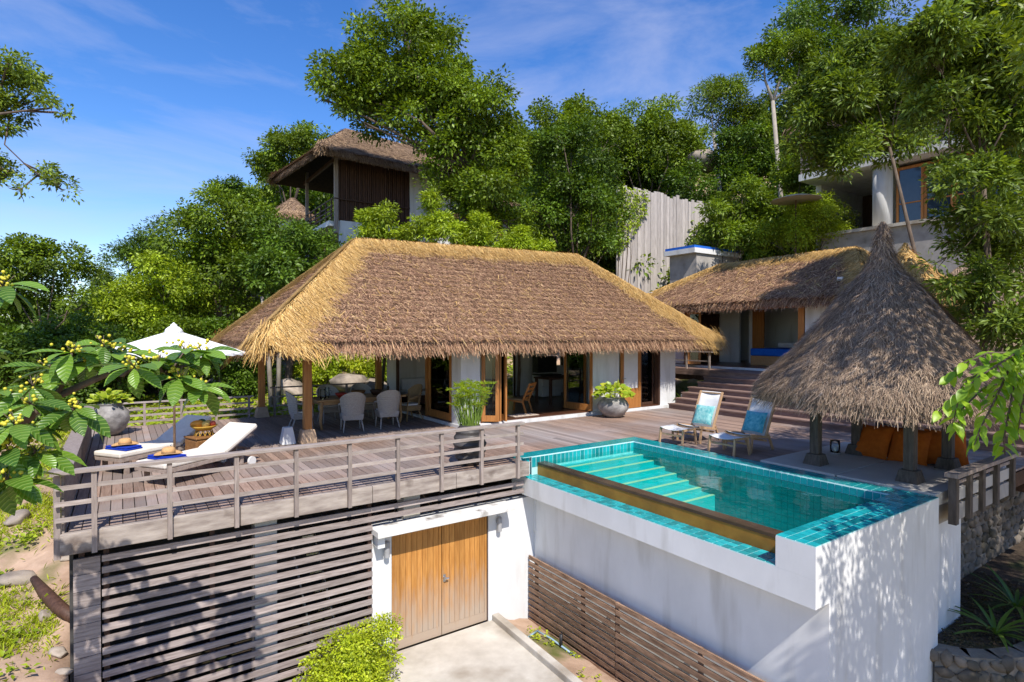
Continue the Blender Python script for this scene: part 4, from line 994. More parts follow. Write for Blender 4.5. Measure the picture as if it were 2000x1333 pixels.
MB().box(a.x-.25, a.x+3.3, a.y-1.3, a.y+.45, a.z-.30, a.z-.081).build('rim', MT['white'], up, world=True)
MB().box(a.x-.22, a.x+3.25, a.y-1.25, a.y+.4, a.z-.079, a.z+.04).build('blue_tile_band', MT['bluepaint'], up, world=True)

# ------------------------------------------------------------------ upper villa (left) on the hill
uv = thing('hillside_villa', 'upper villa with brown thatch, dark slatted wall and shaded balcony', 'house', (9, 28, 5))
K = at(657, 430, 26); kx, ky, kz = K.x, K.y, K.z           # near bottom corner of the slatted wall
ez = kz+2.75
hip_roof(uv, (kx+1.2, ky+2.2, ez+2.15), (kx+5.2, ky+2.2, ez+1.9), (kx-1.0, ky-1.1, ez+.1), (kx+7.2, ky-1.1, ez-.1), (kx+7.2, ky+5.5, ez-.1), (kx-1.5, ky+5.5, ez+.2), 41,
         dens=(500,500,60,0), pal=PAL_TAN, gold=PAL_TAN, strip=(.3,.6), sdens=700, bw=(.02,.04), bl=(.22,.42), sbw=(.02,.04), thick=.35)
for i in range(34):
    xx = kx+.06+i*.105; MB().box(xx-.038, xx+.038, ky-.02+.03*(i%2), ky+.05, kz, ez+.2).build('slat', MT['darkwood'], uv, world=True)
MB().box(kx, kx+3.65, ky+.06, ky+.14, kz, ez+.4).build('wall_backing', MT['darkwood'], uv, world=True)
MB().box(kx-.08, kx+.08, ky-.1, ky+.06, kz-.6, ez+.3).build('corner_post', MT['railv'], uv, world=True)
MB().box(kx+3.66, kx+6.6, ky+.05, ky+.3, 1.5, ez+.5).build('wall', MT['white'], uv, world=True)
MB().box(kx+.2, kx+3.66, ky+.0, ky+.25, 1.5, kz-.005).build('wall', MT['white'], uv, world=True)
MB().box(kx-.25, kx+3.64, ky+.26, ky+4.7, kz-.25, kz-.02).build('balcony_slab', MT['white'], uv, world=True)
for (x, y) in ((kx-.1, ky+4.5), (kx+1.6, ky+4.5), (kx+3.4, ky+4.5)):
    MB().box(x-.07, x+.07, y-.07, y+.07, kz-.02, ez+.6).build('post', MT['railv'], uv, world=True)
MB().beam((kx-.1, ky, ez-.05), (kx-.1, ky+5.0, ez-.05), .1, .16).build('eave_beam', MT['darkwood'], uv, world=True)
for z in (.25,.45,.65,.95): MB().beam((kx-.15, ky, kz+z), (kx-.15, ky+4.6, kz+z), .04, .05).build('rail', MT['darkwood'], uv, world=True)
MB().beam((kx-.1, ky-.08, kz+.95), (kx+3.6, ky-.08, kz+.95), .05, .06).build('rail', MT['darkwood'], uv, world=True)
for y in np.linspace(ky+.2, ky+4.5, 6): MB().box(kx-.17, kx-.11, y-.03, y+.03, kz, kz+.97).build('baluster', MT['darkwood'], uv, world=True)
b2 = thing('annex_roof', 'small brown thatched roof half hidden by shrubs below the villa balcony', 'roof', at(590, 400, 33))
q = at(572, 388, 33); cone_roof(b2, q.x, q.y, [(.05,q.z),(.5,q.z-.35),(1.3,q.z-1.1)], 43, dens=250, pal=PAL_TAN, bw=(.02,.04))
MB().path([(q.x, q.y, q.z-5), (q.x, q.y, q.z-.9)], .9, 12).build('wall', MT['white'], b2, world=True)
b3 = thing('white_annex', 'small white annex with teak window between the trees behind the house', 'house', at(980, 470, 27))
q = at(975, 455, 27)
MB().box(q.x-.4, q.x+.45, q.y, q.y+2.5, 2.0, q.z+1.0).build('wall', MT['white'], b3, world=True)
MB().box(q.x-.1, q.x+.14, q.y-.04, q.y-.005, q.z-.2, q.z+1.0).build('window', MT['teak'], b3, world=True)
hip_roof(b3, (q.x-.1, q.y+1.2, q.z+1.9), (q.x+.3, q.y+1.2, q.z+1.9), (q.x-.8, q.y-.5, q.z+1.15), (q.x+.9, q.y-.5, q.z+1.15), (q.x+.9, q.y+3, q.z+1.15), (q.x-.8, q.y+3, q.z+1.15), 44, dens=(300,150,150,0), pal=PAL_TAN, gold=PAL_TAN, strip=(.2,.3), sdens=300, bw=(.02,.04))

# ------------------------------------------------------------------ upper house (right)
uh = thing('hillside_house', 'two storey white house with orange window frames among trees uphill', 'house', (26, 11, 6.5))
C0 = at(1722, 445, 23.5); fx, fy, fz = C0.x, C0.y, C0.z                # column foot, front faces -X
MB().path([(fx, fy, fz-.1), (fx, fy, fz+2.55)], .36, 18).build('column', MT['white'], uh, world=True, smooth=True)
MB().box(fx-.55, fx+.1, fy-9, fy+2.2, -.5, fz-.15).build('retaining_wall', MT['plinth'], uh, world=True)
MB().box(fx-.7, fx+6, fy-9, fy+2.4, fz-.149, fz-.02).build('terrace_slab', MT['concrete'], uh, world=True)
MB().box(fx-.6, fx+6, fy-9, fy+3.2, fz+2.5, fz+2.8).build('balcony_slab', MT['white'], uh, world=True)
MB().box(fx+.6, fx+6, fy-.35, fy-.10, fz, fz+2.5).build('wall', MT['white'], uh, world=True)
MB().box(fx+4.8, fx+5, fy-.1, fy+3.2, fz, fz+2.5).build('wall', MT['darkwood'], uh, world=True)
MB().box(fx+.8, fx+5, fy+2.9, fy+3.15, fz-1, fz+2.5).build('wall', MT['white'], uh, world=True)
for j in range(4):
    y1 = fy-.42-j*.98; y0 = y1-.96
    wf = MB(); wf.box(fx+.2, fx+.3, y0, y0+.09, fz, fz+2.35); wf.box(fx+.2, fx+.3, y1-.09, y1, fz, fz+2.35)
    wf.box(fx+.205, fx+.295, y0+.09, y1-.09, fz, fz+.12); wf.box(fx+.205, fx+.295, y0+.09, y1-.09, fz+2.24, fz+2.35); wf.box(fx+.215, fx+.285, y0+.09, y1-.09, fz+.85, fz+.9)
    o = wf.build('window_frame', MT['teak'], uh, world=True)
    MB().box(fx+.245, fx+.255, y0+.09, y1-.09, fz+.12, fz+2.24).build('pane', MT['blueglass'], o, world=True)
MB().box(fx+.55, fx+.6, fy-6, fy-.36, fz, fz+2.5).build('room_back', MT['darkwood'], uh, world=True)
for y in np.linspace(fy-8, fy+3.1, 10): MB().box(fx-.55, fx-.47, y-.05, y+.05, fz+2.8, fz+3.7).build('baluster', MT['railv'], uh, world=True)
for z in (3.0,3.2,3.4,3.68): MB().beam((fx-.51, fy-8.5, fz+z), (fx-.51, fy+3.15, fz+z), .05, .06).build('rail', MT['railv'], uh, world=True)
for z in (3.0,3.2,3.4,3.68): MB().beam((fx-.51, fy+3.15, fz+z), (fx+4, fy+3.15, fz+z), .05, .06).build('rail', MT['railv'], uh, world=True)
MB().box(fx+1.2, fx+6, fy-8.5, fy+1.9, fz+2.81, fz+5.0).build('upper_wall', MT['white'], uh, world=True)
hip_roof(uh, (fx+4, fy-1.0, fz+8.2), (fx+4, fy-6, fz+8.2), (fx-.6, fy+3.6, fz+4.85), (fx-.6, fy-10, fz+4.85), (fx+8.5, fy-10, fz+4.85), (fx+8.5, fy+3.6, fz+4.85), 45, dens=(350,250,0,0), pal=PAL_TAN, gold=PAL_TAN, strip=(.3,.5), sdens=300, bw=(.02,.045), bl=(.2,.42), sbw=(.02,.045))
tp = thing('top_roof', 'distant brown thatched roof showing above the treetops uphill', 'roof', (40, 12, 18))
q = at(1905, -20, 34); cone_roof(tp, q.x, q.y, [(.05,q.z+.6),(2.0,q.z-.6),(4.6,q.z-2.6)], 46, dens=160, pal=PAL_TAN, bw=(.03,.05), fringe=False)
MB().path([(q.x, q.y, 8), (q.x, q.y, q.z-2.4)], 3.4, 12).build('wall', MT['white'], tp, world=True)
pr = thing('tan_parasol', 'flat tan parasol open above the shrubs on the upper terrace', 'parasol', at(1552, 400, 24))
q = at(1553, 386, 24); MB().lathe([(1.0,0),(.98,.02),(.5,.16),(.04,.26)], 12, (q.x, q.y, q.z-.14)).build('canopy', MT['tan_cloth'], pr, world=True)
MB().path([(q.x, q.y, q.z-3), (q.x, q.y, q.z-.14)], .03, 8).build('pole', MT['darkwood'], pr, world=True)
# ------------------------------------------------------------------ loungers, towels, hats
def pillow_mesh(name, w_, h_, t_, mat, n=9, pinch=.9):
    mb = MB()
    for side in (1, -1):
        b = len(mb.v)
        for j in range(n):
            for i in range(n):
                u, v = i/(n-1)*2-1, j/(n-1)*2-1
                q = max(0, (1-u**4)*(1-v**4))**.5
                k = 1-.06*(1-abs(u))*abs(v)**2-.06*(1-abs(v))*abs(u)**2*0
                mb.v.append((u*w_/2*(1-.07*(1-v*v)*abs(u)**3*pinch), v*h_/2*(1-.07*(1-u*u)*abs(v)**3*pinch), side*t_/2*q))
        for j in range(n-1):
            for i in range(n-1):
                a = b+j*n+i; f = (a, a+1, a+n+1, a+n); mb.f.append(f if side == 1 else f[::-1])
    return mb.mesh(name, mat, True)
def lounger(label, loc, rz, back=34):
    t = thing('sun_lounger', label, 'lounger', loc, rz, 'sun loungers beside the parasol')
    W = .64; ca, sa = math.cos(R(back)), math.sin(R(back)); hx = 1.18
    f = MB()
    for s in (-1, 1): f.box(0, 1.92, s*W/2-.02, s*W/2+.02, .235, .295)
    f.box(.0, .04, -W/2+.021, W/2-.021, .24, .29); f.box(1.88, 1.92, -W/2+.021, W/2-.021, .24, .29); f.box(hx, hx+.04, -W/2+.021, W/2-.021, .24, .29)
    f.build('frame', MT['greywood'], t)
    for i in range(11): MB().box(.07+i*.1, .14+i*.1, -W/2+.021, W/2-.021, .283, .30).build('slat', MT['greywood'], t)
    for (x, s) in ((.16,-1), (.16,1), (1.55,-1), (1.55,1)): MB().box(x-.035, x+.035, s*(W/2-.05)-.025, s*(W/2-.05)+.025, .0 if x < 1 else .06, .234).build('leg', MT['greywood'], t)
    for s in (-1, 1): MB().path([(1.72, s*(W/2+.01), .085), (1.72, s*(W/2+.05), .085)], .085, 16).build('wheel', MT['canvas'], t)
    b = MB(); b.beam((hx, 0, .31), (hx+.78*ca, 0, .31+.78*sa), W-.02, .03); b.build('backrest_frame', MT['greywood'], t)
    b = MB(); b.beam((1.55, 0, .27), (hx+.5*ca, 0, .30+.5*sa), .3, .02); b.build('prop', MT['greywood'], t)
    MB().box(.0, hx-.01, -W/2-.01, W/2+.01, .302, .39).build('seat_cushion', MT['cushion'], t, bevel=.025)
    o = MB().box(0, .80, -W/2-.01, W/2+.01, .0, .085).build('back_cushion', MT['cushion'], t, bevel=.025)
    o.location = (hx+.005, 0, .318); o.rotation_euler = (0, -R(back), 0)
    return t
MT['greywood'] = surf('grey_teak', (.26,.20,.165), (.40,.325,.28), 5, (3,3,3), .8, .2)
AX = R(35)
def on_lounger(base, u, v, z): return (base[0]+u*math.cos(AX)-v*math.sin(AX), base[1]+u*math.sin(AX)+v*math.cos(AX), z)
L1, L2 = (.36, 10.62, .0), (-.22, 11.97, .0)
lounger('cream cushioned lounger with raised back, fully in the sun near the front railing', L1, AX, 27)
lounger('cream cushioned lounger whose raised back lies in the parasol shade', L2, AX, 30)
for base, lab in ((L1, 'on the sunlit front lounger'), (L2, 'on the lounger half shaded by the parasol')):
    m = MB(); z = .392
    q = on_lounger(base, .30, 0, z)
    t = thing('folded_towel', 'royal blue folded towel ' + lab, 'towel', q, AX, 'blue towels')
    MB().box(-.15, .16, -.27, .27, 0, .032).build('lower_fold', MT['blue'], t, bevel=.014)
    MB().box(-.14, .15, -.26, .27, .033, .062).build('upper_fold', MT['blue'], t, bevel=.014)
    q = on_lounger(base, .34, .02, z+.063)
    t = thing('straw_hat', 'straw hat lying on the towel ' + lab, 'hat', q, AX+.4, 'straw hats')
    br = MB(); n = 28
    prof = [(.095,.02),(.13,.012),(.17,.014),(.205,.024)]
    for r_, z_ in prof:
        for k in range(n): a = 2*math.pi*k/n; br.v.append((r_*math.cos(a), r_*math.sin(a), z_+.016*math.sin(a*2+.6)*(r_/.2)**2))
    for i in range(3):
        for k in range(n): k2 = (k+1) % n; br.f.append((i*n+k, (i+1)*n+k, (i+1)*n+k2, i*n+k2))
    o = br.build('brim', MT['straw'], t, smooth=True); md = o.modifiers.new('s', 'SOLIDIFY'); md.thickness = .006
    MB().lathe([(.10,.018),(.098,.06),(.088,.10),(.062,.115),(.02,.10)], 24).build('crown', MT['straw'], t, smooth=True)
    MB().lathe([(.102,.025),(.1005,.048)], 24).build('band', MT['tan_wicker'], t)
# parasol
UX, UY = .80, 12.14
u = thing('white_parasol', 'large white canvas parasol with pale wooden pole shading a lounger', 'parasol', (UX, UY, 0))
MB().box(-.17, .17, -.17, .17, .001, .20).build('base_block', MT['canvas'], u, bevel=.015)
MB().path([(0,0,.2), (0,0,2.46)], .021, 12).build('pole', MT['palewood'], u, smooth=True)
cn = MB(); n = 48; rings = [(.07,2.47),(.3,2.39),(.6,2.285),(.9,2.18),(1.10,2.11),(1.21,2.075)]
for r_, z_ in rings:
    for k in range(n):
        a = 2*math.pi*k/n; q = 1 if k % 2 == 0 else .985
        cn.v.append((r_*q*math.cos(a), r_*q*math.sin(a), z_-(.0 if k % 2 == 0 else .022*r_)))
for i in range(len(rings)-1):
    for k in range(n): k2 = (k+1) % n; cn.f.append((i*n+k, i*n+k2, (i+1)*n+k2, (i+1)*n+k))
o = cn.build('canopy', MT['umbrella'], u); md = o.modifiers.new('s', 'SOLIDIFY'); md.thickness = .004
vl = MB()
for z_ in (2.073, 2.02):
    for k in range(n):
        a = 2*math.pi*k/n; q = 1.212 if k % 2 == 0 else 1.195; vl.v.append((q*math.cos(a), q*math.sin(a), z_-(.027 if k % 2 else 0)*(z_ > 2.05)+(.02 if k % 2 and z_ < 2.05 else 0)))
for k in range(n): k2 = (k+1) % n; vl.f.append((k, k2, n+k2, n+k))
o = vl.build('valance', MT['umbrella'], u); md = o.modifiers.new('s', 'SOLIDIFY'); md.thickness = .004
MB().lathe([(.16,2.445),(.13,2.51),(.085,2.55),(.05,2.565),(.06,2.585),(.025,2.61),(.01,2.63)], 16).build('top_cap', MT['umbrella'], u, smooth=True)
for k in range(16):
    a = 2*math.pi*(k*3)/48; MB().beam((.05*math.cos(a), .05*math.sin(a), 2.41), (1.12*math.cos(a), 1.12*math.sin(a), 2.06), .014, .02).build('rib', MT['palewood'], u)
q = thing('water_bottle', 'small clear blue water bottle on the parasol base block', 'bottle', (UX-.06, UY-.10, .201))
MB().lathe([(.03,.0),(.032,.02),(.032,.13),(.014,.17),(.012,.2)], 14).build('body', MT['bottle'], q, smooth=True); MB().lathe([(.014,.2),(.014,.22)], 12).build('cap', MT['canvas'], q)
# rattan table with fruit bowl
RX, RY = 1.28, 12.12
t = thing('rattan_side_table', 'brown woven rattan cube table between the loungers', 'side table', (RX, RY, 0), R(20))
MB().box(-.25,.25,-.23,.23,.0,.47).build('woven_body', MT['rattan'], t, bevel=.03)
MB().box(-.262,.262,-.242,.242,.472,.51).build('table_top', MT['rattan'], t, bevel=.012)
t = thing('fruit_bowl', 'open yellow wire bowl of fruit on the rattan table', 'bowl', (RX, RY, .511))
MB().lathe([(.13,.10),(.19,.155),(.225,.19),(.235,.19),(.20,.15),(.14,.115),(.02,.11)], 24).build('bowl', MT['gold_bowl'], t, smooth=True)
for k in range(12):
    a = 2*math.pi*k/12; b_ = a+.26
    MB().path([(.165*math.cos(a), .165*math.sin(a), .004), (.14*math.cos(b_), .14*math.sin(b_), .10)], .006, 5).build('wire', MT['gold_bowl'], t)
    MB().path([(.165*math.cos(a), .165*math.sin(a), .004), (.14*math.cos(a-.26), .14*math.sin(a-.26), .10)], .006, 5).build('wire', MT['gold_bowl'], t)
for (nm, lab, m, x, y, sx, sy, sz) in (('papaya', 'orange papaya at one end of the fruit bowl', 'papaya', -.11, .0, .125, .075, .07), ('mango', 'pale yellow mango in the middle of the bowl', 'mango', .02, -.05, .07, .055, .055), ('mango', 'yellow mango behind the pale one in the bowl', 'mango', .07, .05, .065, .055, .06), ('apple', 'red apple at the end of the fruit bowl', 'apple', .145, -.02, .055, .055, .055), ('melon', 'small dark green melon at the back of the bowl', 'melon', -.03, .09, .085, .075, .075)):
    o = bpy.data.objects.new(nm, MB().lathe([(.05,-1),(.5,-.87),(.87,-.5),(1,0),(.87,.5),(.5,.87),(.06,1)], 16).mesh(nm, MT[m], True)); put(o, None); tag(o, lab, 'fruit', 'fruit in the bowl')
    o.scale = (sx, sy, sz); o.location = (RX+x, RY+y, .511+.17+sz*.75)

# ------------------------------------------------------------------ dining set
tb = thing('dining_table', 'long oak dining table under the thatched verandah', 'table', (5.22, 14.95, 0))
MB().box(-1.2,1.2,-.5,.5,.715,.76).build('table_top', MT['oak'], tb, bevel=.008)
MB().box(-1.08,1.08,-.40,.40,.62,.714).build('apron', MT['oak'], tb)
for s in (-1,1):
    for v in (-1,1): MB().path([(s*1.06, v*.4, .70), (s*1.06, v*.4, .5), (s*1.09, v*.41, .2), (s*1.05, v*.4, 0)], [.055,.045,.035,.035], 8).build('leg', MT['oak'], tb, smooth=True)
def curved(mb, r0, r1, a0, a1, zlo, zhi, n=18, lean=.0, c=(0,0)):
    b = len(mb.v)
    for i in range(n+1):
        a = a0+(a1-a0)*i/n; lo, hi = zlo(a), zhi(a)
        for (r_, z_) in ((r0,lo),(r1,lo),(r1+lean*(hi-lo),hi),(r0+lean*(hi-lo),hi)): mb.v.append((c[0]+r_*math.sin(a), c[1]-r_*math.cos(a), z_))
    for i in range(n):
        p_ = b+i*4; q_ = p_+4
        for k in range(4): k2 = (k+1) % 4; mb.f.append((p_+k, p_+k2, q_+k2, q_+k))
    mb.f.append((b,b+3,b+2,b+1)); e = b+n*4; mb.f.append((e,e+1,e+2,e+3)); return mb
def dchair(label, loc, rz, mat='wicker', group='wicker chairs around the dining table'):
    t = thing('dining_chair', label, 'chair', loc, rz, group)
    MB().frust((0,0,.28), (.24,.23), (.27,.25), .15).build('woven_seat', MT[mat], t, bevel=.02)
    MB().box(-.23,.23,-.20,.22,.432,.485).build('cushion', MT['canvas'], t, bevel=.02)
    bk = MB(); curved(bk, .265, .295, R(-62), R(62), lambda a: .40, lambda a: .72+.28*max(0, math.cos(a*1.25))**.7, 20, .16)
    bk.build('backrest', MT[mat], t, smooth=False)
    for k in range(9):
        z_ = .47+k*.055; pts = [((.30+.16*(z_-.40))*math.sin(a), -(.30+.16*(z_-.40))*math.cos(a), z_) for a in np.linspace(R(-58), R(58), 12) if z_ < .72+.27*max(0, math.cos(a*1.25))**.7]
        if len(pts) > 2: MB().path(pts, .008, 5).build('weave_strand', MT[mat], t)
    for s in (-1,1):
        MB().path([(s*.27,-.16,.70), (s*.31,.02,.67), (s*.29,.20,.62), (s*.255,.23,.44)], [.026,.026,.024,.02], 8).build('arm', MT[mat], t, smooth=True)
        MB().path([(s*.22,.20,.30), (s*.24,.23,0)], [.022,.016], 8).build('leg', MT[mat], t, smooth=True)
        MB().path([(s*.20,-.19,.30), (s*.25,-.30,0)], [.022,.016], 8).build('leg', MT[mat], t, smooth=True)
    return t
dchair('grey wicker armchair on the railing side, beside the front verandah post', (4.78, 14.08, 0), R(-10))
dchair('grey wicker armchair on the railing side, beside the glazed doors', (5.72, 14.10, 0), R(-6))
dchair('grey wicker armchair at the table end facing away from the house', (3.78, 14.95, 0), R(-95))
dchair('tan wicker armchair at the table end beside the doors', (6.68, 14.85, 0), R(100), 'tan_wicker')
dchair('grey wicker armchair on the hillside side near the back post', (4.75, 15.82, 0), R(180))
dchair('grey wicker armchair on the hillside side near the living room', (5.70, 15.82, 0), R(176))
for nm, lab, m, x, y, prof in (('glass_jug', 'clear glass jug at the railing corner of the dining table', 'bottle', 4.25, 14.75, [(.06,0),(.075,.08),(.06,.2),(.065,.25)]),
    ('glass_jug', 'second glass jug with leaves beside the first on the table', 'bottle', 4.42, 14.95, [(.05,0),(.065,.08),(.05,.22),(.06,.27)]),
    ('red_bowl', 'red glazed bowl on the dining table', 'redcloth', 4.75, 14.85, [(.06,0),(.13,.07),(.15,.12),(.14,.12),(.05,.03)]),
    ('serving_bowl', 'wide brown wooden bowl in the middle of the table', 'rattan', 5.25, 14.95, [(.08,0),(.17,.09),(.2,.15),(.19,.15),(.06,.04)]),
    ('serving_bowl', 'dark bowl with food near the door end of the table', 'darkwood', 5.75, 14.95, [(.08,0),(.15,.09),(.17,.14),(.16,.14),(.06,.04)]),
    ('wine_bottle', 'dark wine bottle at the door end of the table', 'black', 6.1, 14.95, [(.036,0),(.037,.19),(.014,.25),(.013,.31)])):
    t = thing(nm, lab, nm.split('_')[1], (x, y, .761)); MB().lathe(prof, 18).build('body', MT[m], t, smooth=True)
    if 'jug' in nm: MB().path([(.07,0,.2),(.13,0,.17),(.075,0,.08)], .008, 6).build('handle', MT['bottle'], t)
# living room furniture
sf = thing('sofa', 'pale daybed sofa against the living room wall', 'sofa', (8.5, 17.1, .116))
MB().box(-1.0,1.1,-.38,.38,.08,.34).build('base', MT['darkwood'], sf); MB().box(-.98,1.08,-.37,.37,.342,.48).build('seat_cushion', MT['canvas'], sf, bevel=.03)
MB().box(-.98,1.08,.2,.37,.482,.86).build('back_cushion', MT['canvas'], sf, bevel=.05)
o = bpy.data.objects.new('scatter_cushion', pillow_mesh('scatter_cushion', .46, .46, .16, MT['orange'])); put(o, None); o.location = (8.72, 17.15, .82); o.rotation_euler = (R(68), 0, .1); tag(o, 'orange square cushion standing on the living room sofa', 'cushion')
ch = thing('easy_chair', 'orange brown wooden easy chair just inside the open doors', 'chair', (9.75, 13.75, .116), R(35))
for s in (-1,1):
    MB().beam((s*.28,-.28,0), (s*.27,-.16,.36), .045, .045).build('leg', MT['teak'], ch); MB().beam((s*.28,.32,0), (s*.27,.26,.38), .045, .045).build('leg', MT['teak'], ch)
    MB().beam((s*.28,-.20,.33), (s*.28,.32,.38), .05, .05).build('side_rail', MT['teak'], ch)
    MB().beam((s*.28,-.16,.34), (s*.28,-.40,.88), .045, .05).build('back_post', MT['teak'], ch)
for i in range(4): MB().beam((-.26,-.19-i*.065,.42+i*.14), (.26,-.19-i*.065,.42+i*.14), .02, .09, up=(0,-.4,.9)).build('back_slat', MT['teak'], ch)
MB().box(-.26,.26,-.18,.30,.36,.42).build('seat', MT['tan_wicker'], ch)
kt = thing('kitchen_unit', 'white kitchen drawer unit with dark oven niche inside the house', 'cabinet', (12.95, 16.6, .116))
MB().box(-.42,.45,-.3,.3,.05,.42).build('drawer', MT['kitchen'], kt, bevel=.005); MB().box(-.42,.45,-.3,.3,.43,.80).build('drawer', MT['kitchen'], kt, bevel=.005)
MB().box(-.44,.47,-.32,.3,.802,.84).build('worktop', MT['black'], kt); MB().box(-.42,.45,-.05,.3,.90,1.5).build('oven', MT['black'], kt); MB().box(-.42,.45,-.1,.3,1.55,2.1).build('wall_cupboard', MT['kitchen'], kt)
bt = thing('dark_table', 'dark wooden table in the kitchen behind the open doors', 'table', (12.2, 15.0, .116))
MB().box(-.7,.7,-.45,.45,.82,.88).build('table_top', MT['darkwood'], bt)
for s in (-1,1):
    for v in (-1,1): MB().box(s*.62-.04,s*.62+.04,v*.38-.04,v*.38+.04,0,.82).build('leg', MT['darkwood'], bt)
o = MB().box(9.0,9.85,12.95,13.45,.117,.125).build('door_mat', MT['mat']); tag(o, 'pale rectangular mat on the floor inside the open doors', 'mat')

# ------------------------------------------------------------------ recliners by the pool
def recliner(label, loc, rz):
    t = thing('sling_recliner', label, 'chair', loc, rz, 'sling recliners beside the pool')
    for s in (-1,1):
        MB().beam((-.42,s*.30,.0), (-.36,s*.30,.36), .04, .04).build('leg', MT['palewood'], t); MB().beam((.34,s*.30,0), (.16,s*.30,.34), .04, .04).build('leg', MT['palewood'], t)
        MB().beam((-.42,s*.30,.36), (.20,s*.30,.27), .035, .05).build('side_rail', MT['palewood'], t)
        MB().beam((.10,s*.28,.26), (.48,s*.28,1.08), .035, .045, up=(0,1,0)).build('back_post', MT['palewood'], t)
    MB().beam((.47,-.28,1.05), (.47,.28,1.05), .03, .03).build('head_bar', MT['palewood'], t); MB().beam((-.40,-.30,.33), (-.40,.30,.33), .03, .03).build('front_bar', MT['palewood'], t)
    MB().beam((.15,-.28,.20), (.15,.28,.20), .03, .04).build('cross_bar', MT['palewood'], t)
    sg = MB(); n = 8
    pts = [(-.42,.385),(-.25,.34),(-.05,.30),(.10,.285)]
    for (x, z) in pts:
        for k in range(n+1): v = k/n*2-1; sg.v.append((x, v*.28, z-.03*(1-v*v)))
    for i in range(len(pts)-1):
        for k in range(n): a = i*(n+1)+k; sg.f.append((a,a+1,a+n+2,a+n+1))
    o = sg.build('seat_sling', MT['canvas'], t, smooth=True); o.modifiers.new('s','SOLIDIFY').thickness = .006
    sg = MB(); pts = [(.115,.30),(.20,.48),(.29,.68),(.38,.87),(.475,1.075)]
    for i, (x, z) in enumerate(pts):
        for k in range(n+1): v = k/n*2-1; sg.v.append((x+.035*(1-v*v), v*.285, z))
    for i in range(len(pts)-1):
        for k in range(n): a = i*(n+1)+k; sg.f.append((a,a+1,a+n+2,a+n+1))
    o = sg.build('back_sling', MT['canvas'], t, smooth=True); o.modifiers.new('s','SOLIDIFY').thickness = .006
    return t
def footstool(label, loc, rz):
    t = thing('sling_footstool', label, 'footstool', loc, rz, 'sling footstools beside the pool')
    for s in (-1,1):
        for q in (-1,1): MB().beam((q*.25,s*.30,0), (q*.20,s*.29,.34), .038, .038).build('leg', MT['palewood'], t)
        MB().beam((-.22,s*.29,.345), (.22,s*.29,.345), .035, .04).build('side_rail', MT['palewood'], t)
    for q in (-1,1): MB().beam((q*.2,-.28,.22), (q*.2,.28,.22), .03, .035).build('cross_bar', MT['palewood'], t)
    sg = MB(); n = 8
    for i in range(5):
        for k in range(n+1): v = k/n*2-1; sg.v.append((-.24+.12*i, v*.29, .37-.045*(1-v*v)))
    for i in range(4):
        for k in range(n): a = i*(n+1)+k; sg.f.append((a,a+1,a+n+2,a+n+1))
    o = sg.build('sling', MT['canvas'], t, smooth=True); o.modifiers.new('s','SOLIDIFY').thickness = .006
for (y, rz, la, m, col) in ((8.30, R(3), 'closer to the house', 'aqua', 'pale aqua'), (7.02, R(-2), 'closer to the gazebo', 'teal', 'deep turquoise')):
    recliner('pale wood and white canvas sling recliner ' + la + ', holding a ' + col + ' cushion', (10.92, y, 0), rz)
    footstool('white canvas footstool before the recliner ' + la, (10.10, y-.05, 0), rz)
    o = bpy.data.objects.new('scatter_cushion', pillow_mesh('scatter_cushion', .46, .50, .13, MT[m])); put(o, None)
    o.location = (11.07, y, .565); o.rotation_euler = (0, R(-65), rz); tag(o, col + ' printed cushion leaning on the recliner ' + la, 'cushion')
# gazebo cushions and lantern
pm = pillow_mesh('floor_cushion', .66, .62, .20, MT['orange'])
for i, (x, y, ry, rz, lab) in enumerate(((11.80, 5.02, 62, -4, 'orange floor cushion leaning on the gazebo post next to the lantern'), (11.82, 4.42, 60, 5, 'orange floor cushion in the middle of the gazebo row'),
        (12.02, 4.75, 60, 0, 'orange floor cushion propped behind the front two'), (12.06, 4.12, 58, 16, 'orange floor cushion at the balustrade end of the row'), (12.2, 3.98, 66, 30, 'orange floor cushion slumped behind the balustrade end one'))):
    o = bpy.data.objects.new('floor_cushion', pm); put(o, None); o.location = (x, y, .375); o.rotation_euler = (R(0), R(-ry), R(rz)); tag(o, lab, 'cushion', 'orange gazebo cushions')
ln = thing('glass_lantern', 'clear glass candle lantern on the gazebo platform by the post', 'lantern', (11.45, 5.55, .09))
MB().lathe([(.09,0),(.10,.02),(.10,.03)], 16).build('base', MT['greymetal'], ln); MB().lathe([(.085,.031),(.09,.15),(.085,.26)], 16).build('glass', MT['bottle'], ln, smooth=True); MB().path([(0,0,.031),(0,0,.14)], .03, 10).build('candle', MT['canvas'], ln)

